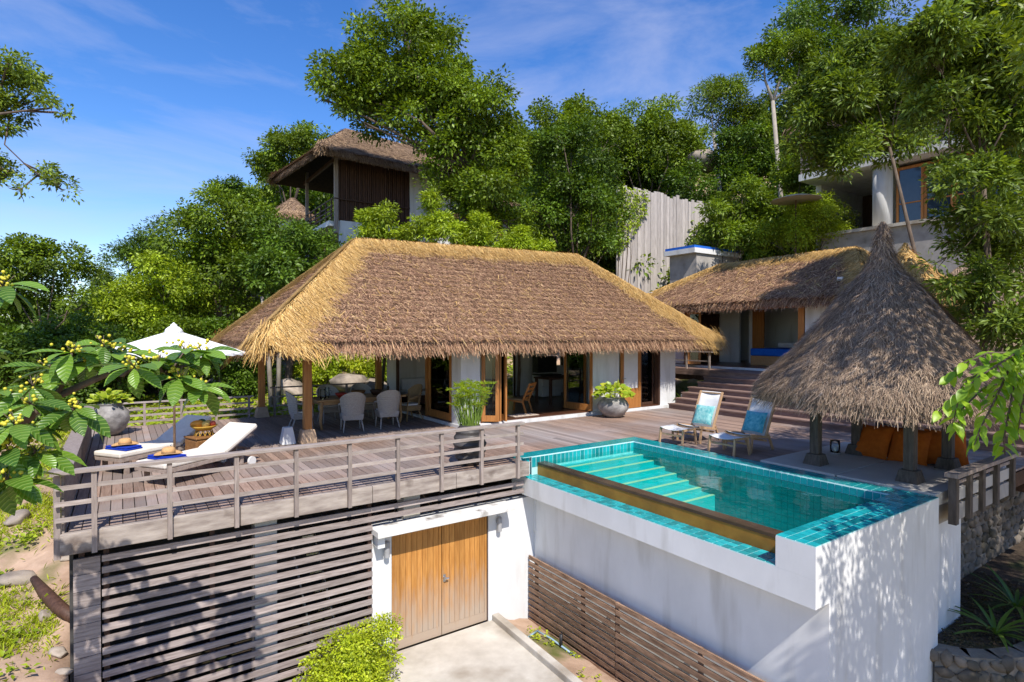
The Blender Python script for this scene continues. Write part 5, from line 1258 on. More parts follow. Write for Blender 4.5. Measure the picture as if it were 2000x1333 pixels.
# ------------------------------------------------------------------ pots
def potted(name, label, loc, prof, mat, n=32):
    t = thing(name, label, 'plant pot', loc); MB().lathe(prof, n).build('pot', MT[mat], t, smooth=True); 
    MB().lathe([(prof[-1][0]*.9, prof[-1][1]-.03), (.01, prof[-1][1]-.02)], 20).build('potting_soil', MT['soil'], t); return t
def leafy(t, mat, n, r_, z0, z1, ln_, seed, wd=.5, stem=True):
    r = random.Random(seed); me = [leaf_mesh('leaf', MT[mat], 1, wd, .25, .25, .5) for _ in range(1)]
    for i in range(n):
        a = r.uniform(0, 6.283); q = r_*math.sqrt(r.random()); z = z0+(z1-z0)*(1-(q/r_)**2*.75)*r.uniform(.55, 1)
        o = bpy.data.objects.new('leaf', me[0]); put(o, t); o.location = (q*math.cos(a), q*math.sin(a), z)
        d = Vector((math.cos(a)*(.3+q/r_), math.sin(a)*(.3+q/r_), r.uniform(-.2, .9)))+Vector((r.gauss(0,.3), r.gauss(0,.3), 0))
        o.rotation_euler = orient(d, (r.gauss(0,.4)-.25, r.gauss(0,.4)-.4, 1)).to_euler(); s = ln_*r.uniform(.7, 1.25); o.scale = (s, s, s)
    if stem:
        mb = MB()
        for i in range(14):
            a = r.uniform(0, 6.283); q = r_*.7*r.random(); mb.path([(q*.3*math.cos(a), q*.3*math.sin(a), z0-.12), (q*math.cos(a), q*math.sin(a), (z0+z1)/2)], [.01,.006], 5)
        mb.build('stems', MT['stem'], t)
t = potted('round_pot_plant', 'squat mottled grey bowl pot of lime leaves against the house wall', (11.85, 12.02, 0), [(.20,0),(.33,.10),(.44,.25),(.46,.36),(.40,.48),(.33,.535),(.345,.57),(.31,.57)], 'pot'); leafy(t, 'limeleaf', 170, .50, .55, .98, .17, 1, .75)
t = potted('round_pot_plant', 'round dark stone pot of yellow green succulent at the back deck corner', (-.22, 16.65, 0), [(.14,0),(.30,.14),(.39,.36),(.37,.56),(.26,.70),(.24,.74),(.27,.76)], 'pot'); leafy(t, 'limeleaf', 110, .34, .74, 1.08, .16, 2, .6)
t = thing('papyrus_vase', 'tall ribbed dark vase of papyrus standing inside the front railing', 'plant pot', (5.32, 9.12, 0))
prof = [(.15,0),(.20,.06)]+[(.30-.10*((z-.38)/.38)**2*1.0+.012*math.sin(z*52), z) for z in np.linspace(.1,.68,40)]+[(.20,.71),(.19,.74)]
MB().lathe(prof, 36).build('pot', MT['darkpot'], t, smooth=True)
r = random.Random(8); st = MB(); VV = []; rngp = np.random.default_rng(8)
tops = []
for i in range(110):
    a = r.uniform(0, 6.283); q = .17*math.sqrt(r.random()); h = r.uniform(1.05, 1.55)*(1-.0*q); lx, ly = r.gauss(0,.075), r.gauss(0,.075)
    p0 = Vector((q*math.cos(a), q*math.sin(a), .66)); p2 = p0+Vector((lx+q*.8*math.cos(a), ly+q*.8*math.sin(a), h-.66)); st.path([p0, p0.lerp(p2,.5)+Vector((-lx*.15,-ly*.15,0)), p2], [.006,.0055,.004], 5); tops.append(p2)
st.build('stems', MT['stem'], t)
P = np.repeat(np.array([tuple(q) for q in tops]), 15, 0); n = len(P); D = rngp.normal(0,1,(n,3)); D[:,2] = np.abs(D[:,2])*.5+.1
V_, F_, C_ = leaves(P, D, np.tile([0,0,1.],(n,1)), rngp, .105, .008, ((.30,.42,.02),(.55,.66,.06)), .1, .25)
o = np_mesh('umbels', V_, F_, MT['leaf'], C_, t); o['kind'] = 'stuff'
# ------------------------------------------------------------------ trees
def base_of(px, py, d, dz=-.1):
    p = at(px, py, d); return (p.x, p.y, gz(p.x, p.y)+dz)
def PL(d, *ls, dj=.0): 
    return [pxl(x, y, d+((i*7) % 5-2)*dj, r_) for i, (x, y, r_) in enumerate(ls)]
tree('broadleaf_tree', 'huge spreading green tree towering over the villa and the thatched house', base_of(905, 500, 22.5), PL(22.5, (790,72,60), (725,95,48), (850,95,52), (672,165,58), (770,165,80), (640,190,30), (850,175,72), (730,235,48), (690,215,40),
     (890,240,78), (960,210,52), (925,310,78), (990,290,52), (960,395,70), (885,390,52), (1005,355,45), (870,320,50), (985,440,45), (805,235,48), (765,250,34), (700,235,38), (745,200,50), (820,200,50), (830,285,40), (930,440,50), dj=.35), 101, 3900, 17, .30, .185, .10, G_MID, .26, fork=tuple(at(915,330,22.5)), inner=.4)
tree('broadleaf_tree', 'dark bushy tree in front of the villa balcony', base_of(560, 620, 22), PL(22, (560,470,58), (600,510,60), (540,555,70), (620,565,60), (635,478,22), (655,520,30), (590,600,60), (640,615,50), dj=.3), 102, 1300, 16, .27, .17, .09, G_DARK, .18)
tree('broadleaf_tree', 'rounded mid green tree left of the villa balcony', base_of(430, 620, 23), PL(23, (445,430,62), (395,480,70), (490,470,66), (430,540,80), (500,545,60), (370,430,30), (480,610,60), (400,610,60), dj=.3), 103, 1500, 16, .28, .18, .095, G_MID, .2)
tree('broadleaf_tree', 'yellow green low tree behind the white parasol', base_of(320, 640, 22), PL(22, (320,560,62), (270,600,55), (360,600,50), (300,640,50), (240,640,45), dj=.3), 104, 1100, 16, .24, .15, .08, G_LIGHT, .14)
tree('feathery_tree', 'dark feathery tree rising behind the parasol trees', base_of(285, 600, 30), PL(30, (285,480,34), (265,510,38), (320,470,36), (300,530,48), (345,440,22)), 105, 600, 14, .34, .24, .07, G_DARK, .16)
tree('broadleaf_tree', 'leggy tree with reddish stems at the left end of the slope', base_of(90, 690, 21), PL(21, (55,520,50), (110,520,48), (150,550,40), (20,560,55), (80,580,45), (160,600,35), (10,620,50), dj=.3), 106, 1000, 15, .25, .16, .085, G_MID, .12, inner=.5)
tree('feathery_tree', 'slim dark conifer shaped tree between the slope trees', base_of(215, 640, 27), PL(27, (215,525,22), (210,570,32), (225,610,40), (185,620,30)), 107, 520, 14, .28, .2, .06, G_DARK, .12)
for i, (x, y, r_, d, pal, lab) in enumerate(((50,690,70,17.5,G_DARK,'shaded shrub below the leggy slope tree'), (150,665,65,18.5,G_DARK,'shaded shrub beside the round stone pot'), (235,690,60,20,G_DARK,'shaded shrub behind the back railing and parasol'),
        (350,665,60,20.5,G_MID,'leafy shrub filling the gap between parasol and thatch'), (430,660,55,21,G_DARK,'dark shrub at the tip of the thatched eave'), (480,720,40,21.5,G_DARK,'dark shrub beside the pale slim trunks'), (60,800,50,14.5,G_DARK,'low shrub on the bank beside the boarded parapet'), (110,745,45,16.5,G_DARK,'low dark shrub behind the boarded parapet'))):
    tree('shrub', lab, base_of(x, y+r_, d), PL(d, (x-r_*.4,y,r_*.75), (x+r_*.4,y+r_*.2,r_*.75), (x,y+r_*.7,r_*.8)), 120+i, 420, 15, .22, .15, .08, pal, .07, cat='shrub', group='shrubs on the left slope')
tree('broadleaf_tree', 'sunlit tree behind the villa roof', base_of(560, 400, 38), PL(38, (600,285,38), (560,310,48), (520,335,36), (640,290,26), (545,360,40)), 108, 800, 14, .36, .26, .13, G_MID, .2)
tree('broadleaf_tree', 'small dark tree on the skyline left of the villa', base_of(455, 420, 36), PL(36, (455,375,24), (435,395,28), (475,400,28)), 109, 350, 13, .34, .24, .12, G_DARK, .14)
for i, (ls, lab) in enumerate((([(742,440,38),(722,472,34),(765,470,34)], 'bright leafed shrub standing before the slatted villa wall'), ([(845,415,36),(868,450,36),(822,462,36)], 'tall bright shrub before the white villa wall'),
        ([(935,455,32),(915,485,28)], 'bright shrub beneath the huge tree'), ([(1010,480,32),(985,495,25),(1045,495,28)], 'bright shrub beside the white annex'))):
    tree('mango_shrub', lab, base_of(ls[0][0], 560, 20.6), PL(20.6, *ls), 130+i, 420, 15, .16, .17, .06, G_LIGHT, .07, cat='shrub', group='shrubs behind the thatched roof')
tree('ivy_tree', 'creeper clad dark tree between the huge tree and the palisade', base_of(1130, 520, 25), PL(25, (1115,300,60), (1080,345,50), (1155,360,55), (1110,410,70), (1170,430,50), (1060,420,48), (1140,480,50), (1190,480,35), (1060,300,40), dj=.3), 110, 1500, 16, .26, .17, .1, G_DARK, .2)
tree('broadleaf_tree', 'rounded bright tree on the hill above the ivy tree', base_of(1130, 330, 33), PL(33, (1140,250,50), (1075,245,42), (1190,270,50), (1110,290,55), (1040,270,38)), 111, 1000, 14, .34, .23, .12, G_MID, .2)
tree('broadleaf_tree', 'low spreading tree on the ridge above the palisade', base_of(1270, 340, 36), PL(36, (1240,250,48), (1300,245,48), (1270,300,60), (1220,320,55), (1320,310,50), (1190,330,45)), 112, 1100, 14, .36, .24, .12, G_MID, .2)
tree('feathery_tree', 'fine leafed ridge tree with a bare bent trunk beside the boulder', base_of(1385, 320, 38), PL(38, (1395,190,38), (1370,215,30), (1430,205,42), (1420,250,38), (1455,240,38)), 113, 800, 14, .36, .26, .08, G_MID, .18, bark='palebark', fork=tuple(at(1392,260,38)))
tree('slender_tree', 'tall slender pale trunk with a small flat crown on the hill', base_of(1512, 420, 33), PL(33, (1490,120,28), (1540,100,36), (1515,150,26), (1475,150,16), (1560,140,30)), 114, 500, 14, .26, .2, .11, G_MID, .17, bark='palebark', fork=tuple(at(1507,200,33)), limb=.6)
tree('broadleaf_tree', 'tall dark tree crowning the hill behind the upper house', base_of(1600, 330, 37), PL(37, (1560,60,58), (1620,30,62), (1680,70,60), (1600,130,75), (1670,150,60), (1560,170,48), (1620,220,70), (1690,10,50), (1560,240,45), (1590,300,55), dj=.4), 115, 1900, 15, .40, .26, .14, G_DARK, .3)
tree('broadleaf_tree', 'dark undergrowth tree behind the boulder on the hill', base_of(1440, 400, 34), PL(34, (1440,290,45), (1470,340,42), (1430,370,40), (1540,330,40), (1480,390,35), (1335,345,30), (1375,372,30), (1415,325,26), (1380,400,30)), 116, 1150, 14, .34, .22, .12, G_DARK, .16)
G_SHADY = ((.055,.095,.010), (.23,.32,.04))  # olive leaf colours lowered to paint shade into the right hand trees
tree('long_leafed_tree', 'tree with hanging long leaves right in front of the upper balcony', base_of(1775, 520, 20), PL(20, (1640,205,48), (1715,130,60), (1760,215,52), (1660,285,36), (1720,290,36), (1650,310,30), (1600,300,24), (1700,250,40), (1690,195,42), (1615,250,30), (1780,120,45), (1620,150,36), (1785,280,30), (1560,290,28), (1600,335,22), (1640,345,24), (1570,240,36), (1590,195,36), dj=.35), 117, 2300, 14, .30, .25, .08, G_SHADY, .08, fork=tuple(at(1735,290,20)), inner=.3)
tree('long_leafed_tree', 'large drooping long leafed tree standing behind the gazebo', base_of(1905, 640, 13.5), PL(13.5, (1815,95,62), (1900,140,78), (1965,60,70), (1850,225,62), (1950,260,75), (1905,360,50), (1970,440,62), (1890,470,36), (1950,560,55), (1990,360,50), (1985,650,45), (1870,420,34), (1925,500,48), (1850,560,30), (1900,620,38), (1960,650,45), (1860,25,45), (1940,5,55), (1990,180,55), (1990,520,50), (1920,440,45), (1865,330,34), (1850,480,32), (1825,515,24), (1868,440,34), dj=.35), 146, 3200, 14, .24, .20, .066, G_SHADY, .09, fork=tuple(at(1915,330,13.4)), inner=.3)
tree('dark_shrub', 'dark glossy shrub in front of the palisade', base_of(1420, 560, 26.4), PL(26.4, (1450,385,36), (1415,425,44), (1395,470,38), (1475,430,45), (1370,490,28), (1450,480,45)), 118, 800, 15, .24, .22, .085, G_MID, .1, cat='shrub')
tree('feathery_shrub', 'bright feathery shrub below the upper house terrace', base_of(1580, 560, 25), PL(25, (1575,435,52), (1625,425,42), (1540,475,46), (1650,465,38), (1600,480,50), (1510,465,34)), 119, 1300, 16, .20, .14, .05, G_LIGHT, .1, cat='shrub')
tree('broadleaf_tree', 'green tree between the slender trunk and the upper balcony', base_of(1560, 420, 29), PL(29, (1545,340,32), (1575,310,32), (1530,365,28), (1580,350,26)), 141, 500, 14, .28, .19, .1, G_MID, .12)
tree('overhanging_tree', 'sparse tree at the left edge reaching bare sky with two leafy boughs', base_of(-260, 700, 14), PL(14, (20,125,32), (-30,160,50), (65,185,38), (108,212,30), (25,220,34), (-30,225,50), (15,345,26), (75,345,30), (115,372,24), (-40,340,50), (40,375,20), dj=.1), 142, 1000, 14, .15, .125, .06, G_OLIVE, .22, fork=tuple(at(-190,330,14)), inner=.25)
tree('shade_tree', 'leafy tree standing beside the gazebo path that shades the gazebo roof', (13.6, -1.4, gz(13.6,-1.4)-.1), [(10.1,1.1,6.4,1.35), (11.3,.7,6.9,1.6), (9.5,.2,5.1,1.1), (12.4,.9,6.0,1.5), (8.7,1.3,7.4,1.1), (11.0,-1.2,4.4,1.3), (12.8,.6,4.2,1.2), (9.9,-2.6,5.0,1.7), (11.6,-2.2,6.2,1.7), (10.4,-1.8,3.4,1.3), (12.0,-.9,4.8,1.4)], 143, 2700, 13, .26, .17, .07, G_LIGHT, .2, fork=(11.9,-.8,3.4), inner=.25)
tree('shade_sapling', 'young leafy tree below the pool end wall casting dappled shade', (8.2, -2.4, gz(8.2,-2.4)-.1), [(8.6,.0,3.0,1.0), (7.7,-.2,3.1,1.0), (6.6,-.3,3.2,.9), (8.3,-.8,2.2,.9), (7.2,-.9,2.4,.9), (8.9,-.6,3.9,1.0), (7.9,-1.1,3.9,1.0), (6.2,-.6,2.5,.8), (9.2,-.9,2.4,.8)], 145, 1650, 13, .19, .13, .06, G_LIGHT, .10, fork=(8.0,-1.4,1.4), inner=.2)
tree('garden_bush', 'bright yellow green bush sprawling against the slatted screen by the driveway', (2.75, 8.1, -2.95), [(2.80,8.10,-2.42,.50,.42,.42), (2.35,8.15,-2.66,.48,.42,.38), (3.1,8.2,-2.3,.36,.36,.36), (2.7,7.75,-2.75,.6,.5,.35), (3.2,8.1,-2.7,.3,.4,.35)], 144, 1500, 14, .075, .055, .03, G_YEL, .03, cat='bush', inner=.6)
for i, (x, y, r_, lab) in enumerate(((640,705,34,'bright wild shrub behind the dining table'), (705,700,30,'bright wild shrub behind the big boulder'), (750,715,28,'bright wild shrub beside the living room wall'), (600,720,26,'bright wild shrub beside the front verandah post'))):
    tree('wild_shrub', lab, base_of(x, y+40, 22.5), PL(22.5, (x,y,r_), (x-r_*.5,y+18,r_*.8), (x+r_*.6,y+22,r_*.7)), 150+i, 260, 15, .17, .13, .06, G_YEL if i % 2 else G_LIGHT, .05, cat='shrub', group='wild shrubs behind the verandah')
# two pale slim trunks beyond the verandah
for i, (xa, ya, xb, yb, lab) in enumerate(((530,790,512,640,'pale slim leaning trunk beyond the verandah corner post'), (543,790,541,640,'pale slim upright trunk beyond the verandah corner post'))):
    a, b = at(xa, ya, 19.6), at(xb, yb-60, 19.6); t = thing('slim_tree', lab, 'tree', (a.x, a.y, a.z-.3))
    MB().path([a-Vector((0,0,.3)), a.lerp(b,.5)+Vector((.05,0,0)), b], [.09,.075,.05], 8).build('trunk', MT['palebark'], t, world=True, smooth=True)
    rg = np.random.default_rng(i+60); V_, F_, C_ = crown_arrays([(b.x, b.y, b.z+.7, .8, .8, .7)], rg, 160, 14, .2, .15, .08, G_DARK)
    np_mesh('crown', V_, F_, MT['leaf'], C_, t, True)['kind'] = 'stuff'
# wood on the hillside: a few kinds, copied
protos = []
for k, pal in enumerate((G_MID, G_DARK, G_MID, G_OLIVE, G_DARK)):
    rg = np.random.default_rng(200+k); lb = [(rg.normal(0,.9), rg.normal(0,.9), 2.6+rg.normal(0,.6), rg.uniform(.9,1.5)) for _ in range(8)]
    V_, F_, C_ = crown_arrays(lb, rg, 620, 13, .36, .27, .14, pal); t = thing('hillside_tree', 'dense green tree of the wood covering the hillside', 'tree', (0,0,0), 0, 'trees of the hillside wood')
    np_mesh('crown', V_, F_, MT['leaf'], C_, t)['kind'] = 'stuff'
    mb = MB(); limbs(mb, (0,0,-.4), lb, .14, rg); mb.build('trunk', MT['bark'], t); protos.append(t)
rg = random.Random(77); used = set(); cnt = 0
def inview(x, y):
    d = x*_sy+y*_cy; l = x*_cy-y*_sy; return d > 0 and -1.05 < l/d < 1.0
spots = []
for yy in np.arange(29, 66, 3.6):
    for xx in np.arange(-16, 62, 3.9):
        x, y = xx+rg.uniform(-1.3, 1.3), yy+rg.uniform(-1.2, 1.2)
        d = x*_sy+y*_cy; l = x*_cy-y*_sy; px = 1000+FPX*l/d
        if not (-40 < px < 2040) or d > 62: continue
        if x < 9 and y > 46: continue
        if 5 < x < 17 and 23 < y < 38: continue
        if x > 23 and y < 16: continue
        if rg.random() < .25 or (1340 < px < 1420 and d < 40): continue
        spots.append((x, y))
for x, y in [(24.5,21.5), (27,20), (30,18.5), (33,17), (29,23), (33,22), (36,19), (25,26), (29,27.5), (33,27), (37,25), (38,14), (41,18), (-4,25), (-7,28), (0,27), (-2,30.5), (-9,23), (-6,21), (16.5,23.5), (19,25), (21.5,23), (18,28), (22,28)]: spots.append((x, y))
for x, y in spots:
    k = rg.randrange(5); s = rg.uniform(.85, 1.3)*(.72 if x < 2 else 1.0)
    t = protos[k] if k not in used else copy_tree(protos[k]); used.add(k)
    kind = ('mid green', 'dark green', 'broad mid green', 'olive green', 'dense dark green')[k]
    size = 'small' if s < .9 else 'large' if s > 1.12 else 'middling'
    where = 'on the low slope left of the villa' if x < 4 else 'on the ridge behind the villa' if x < 15 else 'on the hill behind the palisade' if x < 27 else 'on the steep hill behind the upper house'
    t['label'] = size + ' ' + kind + ' tree ' + where; t['group'] = 'hillside wood: ' + t['label']
    t.location = (x, y, gz(x, y)-.1); t.rotation_euler = (0, 0, rg.uniform(0, 6.28)); t.scale = (s, s, s*rg.uniform(.9, 1.15))
# creeper on the palisade
rgc = np.random.default_rng(91); n = 900
uu = rgc.random(n)**1.8; P = np.array([tuple(p0.lerp(p1, 0)) for _ in range(1)])
q0 = at(1203, 364, 28.0); q1 = at(1388, 400, 31.6); e = np.array((q1-q0).normalized()); 
P = np.array(q0)+e*(uu*2.0)[:,None]; P[:,2] -= rgc.random(n)*(3.4-uu*2.2); P[:,1] -= .10+rgc.random(n)*.12
V_, F_, C_ = leaves(P, rgc.normal(0,1,(n,3))+np.array([0,-.6,-.3]), np.tile([0,-.7,.6],(n,1))+rgc.normal(0,.3,(n,3)), rgc, .15, .10, G_LIGHT)
crp = thing('creeper', 'green creeper climbing the end of the bleached palisade', 'creeper', (q0.x, q0.y, 4)); np_mesh('foliage', V_, F_, MT['leaf'], C_, crp, True)['kind'] = 'stuff'
mb = MB(); 
for k in range(4): mb.path([(q0.x+.2*k, q0.y-.09, 4.0), (q0.x+.3*k+.1, q0.y-.09, 6.5), (q0.x+.35*k, q0.y-.09, 8.3)], [.025,.018,.008], 5)
mb.build('vine', MT['bark'], crp, world=True)

# ------------------------------------------------------------------ big leafed tree in front, left
bt_ = thing('fruiting_tree', 'big leafed tree with yellow berry clusters reaching in front of the deck', 'tree', (-2.6, 5.6, gz(-2.6,5.6)))
whorls = [(140,690,4.7), (203,676,4.9), (311,708,4.8), (262,718,4.6), (395,690,5.1), (360,688,5.0), (63,756,4.4), (58,790,4.2), (143,800,4.3), (392,757,4.9), (350,738,4.8), (28,830,4.0), (66,885,4.1), (12,940,3.9), (100,720,4.8), (6,560,4.6), (235,690,5.0), (15,880,4.0), (175,705,4.9), (-15,770,4.3), (-95,740,4.5), (-110,810,4.3), (-60,690,4.8)]
lm = [leaf_mesh('leaf', MT['bigleaf'], 1, wd, dr, .3, .7) for wd, dr in ((.40,.30), (.36,.22), (.43,.42))]
rl = random.Random(31); rb = MB(); sp = MB().lathe([(.1,-1),(.75,-.66),(1,0),(.75,.66),(.1,1)], 7); berries = MB()
hub = at(70, 860, 4.9); root_p = Vector((-2.6, 5.6, gz(-2.6,5.6)-.1)); fk = at(-70, 960, 4.7)
rb.path([root_p, root_p.lerp(fk,.5)+Vector((.1,0,0)), fk], [.09,.07,.055], 8)
fk2 = at(110, 775, 4.8); fk3 = at(215, 728, 4.9)
rb.path([fk, at(10,850,4.7), fk2, fk3, at(320,722,4.95)], [.05,.04,.032,.026,.014], 7)
nleaf = 0
for i, (x, y, d) in enumerate(whorls):
    c = at(x, y, d); src = fk2 if x < 160 else fk3 if x < 300 else at(320,722,4.95)
    if y > 810 or x < 20: src = fk
    rb.path([src, src.lerp(c,.55)+Vector((0,0,-.05)), c], [.02,.014,.009], 6)
    n = rl.randrange(11, 14)
    for k in range(n):
        a = 6.283*k/n+rl.uniform(-.25,.25); el = rl.uniform(-.75,.35)
        dv = Vector((math.cos(a)*math.cos(el), math.sin(a)*math.cos(el), math.sin(el)))
        o = bpy.data.objects.new('leaf', lm[rl.randrange(3)]); put(o, bt_, True); o.location = c+dv*.02
        o.rotation_euler = orient(dv, (-.15+rl.gauss(0,.15), -.25+rl.gauss(0,.15), 1)).to_euler(); s = rl.uniform(.20,.31); o.scale = (s,s,s); nleaf += 1
    for k in range(rl.randrange(12, 22)):
        r_ = rl.uniform(.009,.016); q = c+Vector((rl.gauss(0,.045), rl.gauss(0,.045), abs(rl.gauss(.04,.035)))); b = len(berries.v)
        berries.v += [(q.x+v[0]*r_, q.y+v[1]*r_, q.z+v[2]*r_) for v in sp.v]; berries.f += [tuple(j+b for j in f) for f in sp.f]
    for k in range(5):
        rb.path([c, c+Vector((rl.gauss(0,.04), rl.gauss(0,.04), rl.uniform(.05,.10)))], [.004,.003], 4)
rb.build('branches', MT['bark'], bt_, world=True, smooth=True)
o = berries.build('berries', MT['berry'], bt_, world=True, smooth=True); o['kind'] = 'stuff'

# ------------------------------------------------------------------ bright branch hanging into view, right
br = thing('hanging_branch', 'bright sunlit leafy branch hanging beside the gazebo roof', 'branch', at(2060, 640, 6.6))
tw = [[(2060,640),(1985,690),(1915,735),(1850,790),(1822,815)], [(1985,690),(1950,770),(1915,840),(1905,870)], [(1990,700),(1975,790),(1962,860),(1965,890)], [(1940,715),(1880,750),(1862,830)], [(2060,640),(2000,760),(1990,850)], [(1985,690),(1930,690),(1880,712),(1845,745)], [(2040,660),(2000,720),(1975,735),(1930,790)], [(1960,740),(1920,760),(1880,800),(1868,850)]]
lm2 = [leaf_mesh('leaf', MT['brightleaf'], 1, wd, .3, .25, .45) for wd in (.46,.52)]
mb = MB(); rl = random.Random(55)
for ti, ls in enumerate(tw):
    pts = [at(x, y, 6.5+rl.uniform(-.15,.2)+.07*ti) for x, y in ls]; mb.path(pts, [.016-.011*i/(len(pts)-1) for i in range(len(pts))], 5)
    for a, b in zip(pts[:-1], pts[1:]):
        m = max(3, int((b-a).length/.045))
        for k in range(m):
            q = a.lerp(b, (k+rl.random()*.5)/m); sd = 1 if k % 2 else -1; t_ = (b-a).normalized(); s_ = t_.cross(Vector((0,0,1))).normalized()
            dv = t_*.5+s_*sd*rl.uniform(.5,1.0)+Vector((rl.gauss(0,.2), rl.gauss(0,.2), rl.uniform(-.7,.1)))
            o = bpy.data.objects.new('leaf', lm2[rl.randrange(2)]); put(o, br, True); o.location = q
            o.rotation_euler = orient(dv, (-.3+rl.gauss(0,.3), -.4+rl.gauss(0,.3), 1)).to_euler(); s = rl.uniform(.13,.21); o.scale = (s,s,s)
mb.build('twig', MT['bark'], br, world=True, smooth=True)

# ------------------------------------------------------------------ ferns and agave
def fern(name, label, loc, n, ln_, seed, mat='fernleaf', wd=.09, el=(.35,1.0)):
    t = thing(name, label, 'plant', loc); r = random.Random(seed); me = leaf_mesh('frond', MT[mat], 1, wd, .55, .2, .4)
    for k in range(n):
        a = 6.283*k/n+r.uniform(-.2,.2); e_ = r.uniform(*el); dv = Vector((math.cos(a)*math.cos(e_), math.sin(a)*math.cos(e_), math.sin(e_)))
        o = bpy.data.objects.new('frond', me); put(o, t); o.location = (0,0,.03); o.rotation_euler = orient(dv, (0,0,1)).to_euler(); s = ln_*r.uniform(.75,1.15); o.scale = (s,s,s)
p = at(1950, 1245, 8.5); fern('fern', 'yellow green fern growing in the curved planter bed', (p.x, p.y, -2.13), 20, .62, 3)
p = at(1990, 1175, 9.3); fern('fern', 'dark upright fern before the rubble retaining wall', (p.x, p.y, -2.13), 18, .7, 4, el=(.6,1.2))
for i, (x, y, lab) in enumerate(((15.8, 12.75, 'dark spiky plant behind the low planter wall by the house corner'), (16.35, 12.85, 'dark spiky plant behind the planter wall by the steps'))):
    fern('agave', lab, (x, y, .15), 20, .55, 10+i, el=(.3,1.2), wd=.13)
# ------------------------------------------------------------------ left bank: grass, weeds, stones, stump, log
rgg = np.random.default_rng(12)
def bank(n, x0, x1, y0, y1): 
    x = rgg.uniform(x0, x1, n); y = rgg.uniform(y0, y1, n); return x, y
x, y = bank(56000, -5.5, -.72, 6.0, 18.5)
m = (np.sin(x*2.3+np.sin(y*1.7)*1.5)+np.sin(y*2.1+x*.7)*1.0+rgg.normal(0,.6,len(x))) > -.45; x, y = x[m], y[m]
P = np.stack([x, y, hgt(x, y)-.01], 1); n = len(P); D = rgg.normal(0,.55,(n,3)); D[:,2] = 1
V_, F_, C_ = leaves(P, D, rgg.normal(0,1,(n,3)), rgg, .15, .016, G_YEL, .1, .2)
o = np_mesh('grass', V_, F_, MT['leaf'], C_); tag(o, 'tufts of yellow green grass on the sandy bank beside the deck', 'grass', None, 'stuff')
x, y = bank(260, -5, -.8, 7.0, 18.0); VV = []
for a, b in zip(x, y):
    k = rgg.integers(8, 22); P = np.tile([a, b, float(hgt(a,b))+.03], (k,1))+rgg.normal(0,.09,(k,3))*np.array([1,1,.35]); D = rgg.normal(0,1,(k,3)); D[:,2] = np.abs(D[:,2])*.4
    VV.append(leaves(P, D, np.tile([0,0,1.],(k,1))+rgg.normal(0,.3,(k,3)), rgg, .10, .06, G_LIGHT))
x, y = bank(16, 5.85, 6.35, 4.5, 8.6)
for a, b in zip(x, y):
    k = 14; P = np.tile([a, b, -2.86-.26*max(0,(a-5.7)/.9)**.8+.03], (k,1))+rgg.normal(0,.05,(k,3))*np.array([1,1,.5]); D = rgg.normal(0,1,(k,3)); D[:,2] = np.abs(D[:,2])*.5
    VV.append(leaves(P, D, np.tile([0,0,1.],(k,1))+rgg.normal(0,.3,(k,3)), rgg, .07, .04, G_YEL))
V_, F_, C_ = join(VV); o = np_mesh('ground_weeds', V_, F_, MT['leaf'], C_); tag(o, 'low leafy weeds scattered over bare soil', 'weeds', None, 'stuff')
# leafy ground cover on the slope behind the verandah
n = 15000; x = rgg.uniform(-2, 17, n); y = rgg.uniform(18.3, 27, n); P = np.stack([x, y, hgt(x,y)+rgg.random(n)*.12], 1)
V_, F_, C_ = leaves(P, rgg.normal(0,1,(n,3))*np.array([1,1,.4]), np.tile([0,0,1.],(n,1))+rgg.normal(0,.4,(n,3)), rgg, .20, .10, G_LIGHT)
o = np_mesh('ground_cover', V_, F_, MT['leaf'], C_); tag(o, 'leafy green ground cover on the slope behind the verandah', 'ground cover', None, 'stuff')
n = 26000; x = rgg.uniform(-20, 60, n); y = rgg.uniform(27, 66, n); P = np.stack([x, y, hgt(x,y)+rgg.random(n)*.6], 1)
V_, F_, C_ = leaves(P, rgg.normal(0,1,(n,3))*np.array([1,1,.5]), np.tile([0,0,1.],(n,1))+rgg.normal(0,.5,(n,3)), rgg, .75, .40, G_DARK)
o = np_mesh('undergrowth', V_, F_, MT['leaf'], C_); tag(o, 'dark green undergrowth covering the wooded hillside', 'undergrowth', None, 'stuff')
def boulder(label, c, s, rz, k, cat='boulder'):
    o = bpy.data.objects.new('boulder', ROCKS[k]); put(o, None); o.location = c; o.scale = s; o.rotation_euler = (.15, .1, rz); return tag(o, label, cat)
p = at(690, 745, 22); boulder('big pale granite boulder lying behind the dining table', (p.x, p.y, p.z-.1), (1.1,.7,.5), .9, 0)
p = at(735, 752, 21.5); boulder('flat granite boulder beside the big pale one', (p.x, p.y, p.z-.1), (.7,.6,.25), .2, 1)
p = at(575, 765, 21.5); boulder('tan boulder beyond the verandah back railing', (p.x, p.y, p.z-.15), (.8,.7,.6), 1.6, 2)
p = at(250, 815, 19); boulder('low boulder seen through the back railing behind the loungers', (p.x, p.y, p.z-.05), (.9,.6,.4), .4, 3)
p = at(1374, 318, 35.6); boulder('rounded grey boulder perched on the wooded hill', (p.x, p.y, p.z), (1.15,1.0,.75), .5, 0)
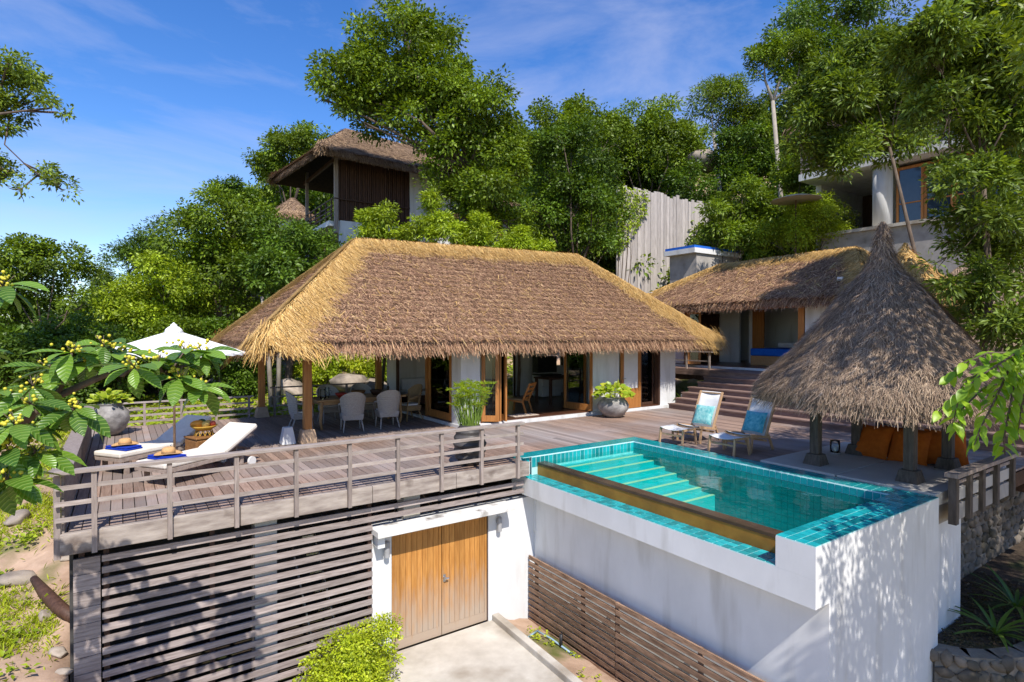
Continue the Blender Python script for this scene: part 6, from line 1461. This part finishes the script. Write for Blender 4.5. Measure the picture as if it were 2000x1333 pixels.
for i, (x, y, s, lab) in enumerate(((35,1135,.30,'flat grey stone on the bank near the charred log'), (85,1210,.16,'grey stone below the charred log'), (110,1285,.18,'rounded grey stone in the grass by the screen foot'), (120,1320,.15,'small pale stone at the foot of the slatted screen'), (128,1095,.13,'tan stone next to the deck corner'), (30,1020,.34,'sloping rock slab beside the tree stump'), (105,925,.22,'rock under the deck corner of the boarded parapet'), (70,905,.22,'mossy rock on the bank below the parapet'))):
    d = 7.4
    for _ in range(12): q = at(x, y, d); d += (q.z-gz(q.x,q.y))*1.3 if abs(q.z-gz(q.x,q.y)) > .01 else 0
    q = at(x, y, max(5, min(d, 14))); boulder(lab, (q.x, q.y, gz(q.x,q.y)+.02), (s*.8, s*.62, s*.42), i*.9, i % 4, 'stone')
st_ = thing('tree_stump', 'short weathered tree stump on the sandy bank', 'stump', (-2.35, 11.0, gz(-2.35,11)))
MB().lathe([(.20,-.1),(.15,.06),(.12,.25),(.115,.38)], 14).build('trunk', MT['palebark'], st_, smooth=True); MB().lathe([(.113,.381),(.02,.386)], 14).build('cut_face', MT['palewood'], st_)
lg = thing('fallen_log', 'charred brown curved log lying on the bank below the deck corner', 'log', (-1.2, 8.6, -1.6))
pts = []
for (x, y) in ((62,1130),(85,1160),(112,1188),(140,1208)):
    d = 7.4
    for _ in range(12): q = at(x, y, d); d += (q.z-gz(q.x,q.y)-.1)*1.2
    q = at(x, y, d); pts.append((q.x, q.y, gz(q.x,q.y)+.08))
MB().path(pts, [.05,.085,.09,.07], 10).build('log', MT['darkwood'], lg, world=True, smooth=True)

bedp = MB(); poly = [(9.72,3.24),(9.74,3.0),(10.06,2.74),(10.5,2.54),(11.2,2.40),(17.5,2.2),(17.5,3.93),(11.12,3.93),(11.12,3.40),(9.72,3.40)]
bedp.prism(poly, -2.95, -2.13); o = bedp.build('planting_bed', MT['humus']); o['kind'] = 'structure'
rgb = np.random.default_rng(66); n = 1500; x = rgb.uniform(9.9, 13.5, n); y = rgb.uniform(2.6, 3.85, n); P = np.stack([x, y, np.full(n, -2.12)], 1)
V_, F_, C_ = leaves(P, rgb.normal(0,1,(n,3))*np.array([1,1,.3])+np.array([0,0,.1]), np.tile([0,0,1.],(n,1))+rgb.normal(0,.3,(n,3)), rgb, .07, .035, ((.06,.045,.02),(.16,.12,.06)))
o = np_mesh('leaf_litter', V_, F_, MT['leaf'], C_); tag(o, 'dry brown leaf litter on the shaded planting bed', 'leaf litter', None, 'stuff')
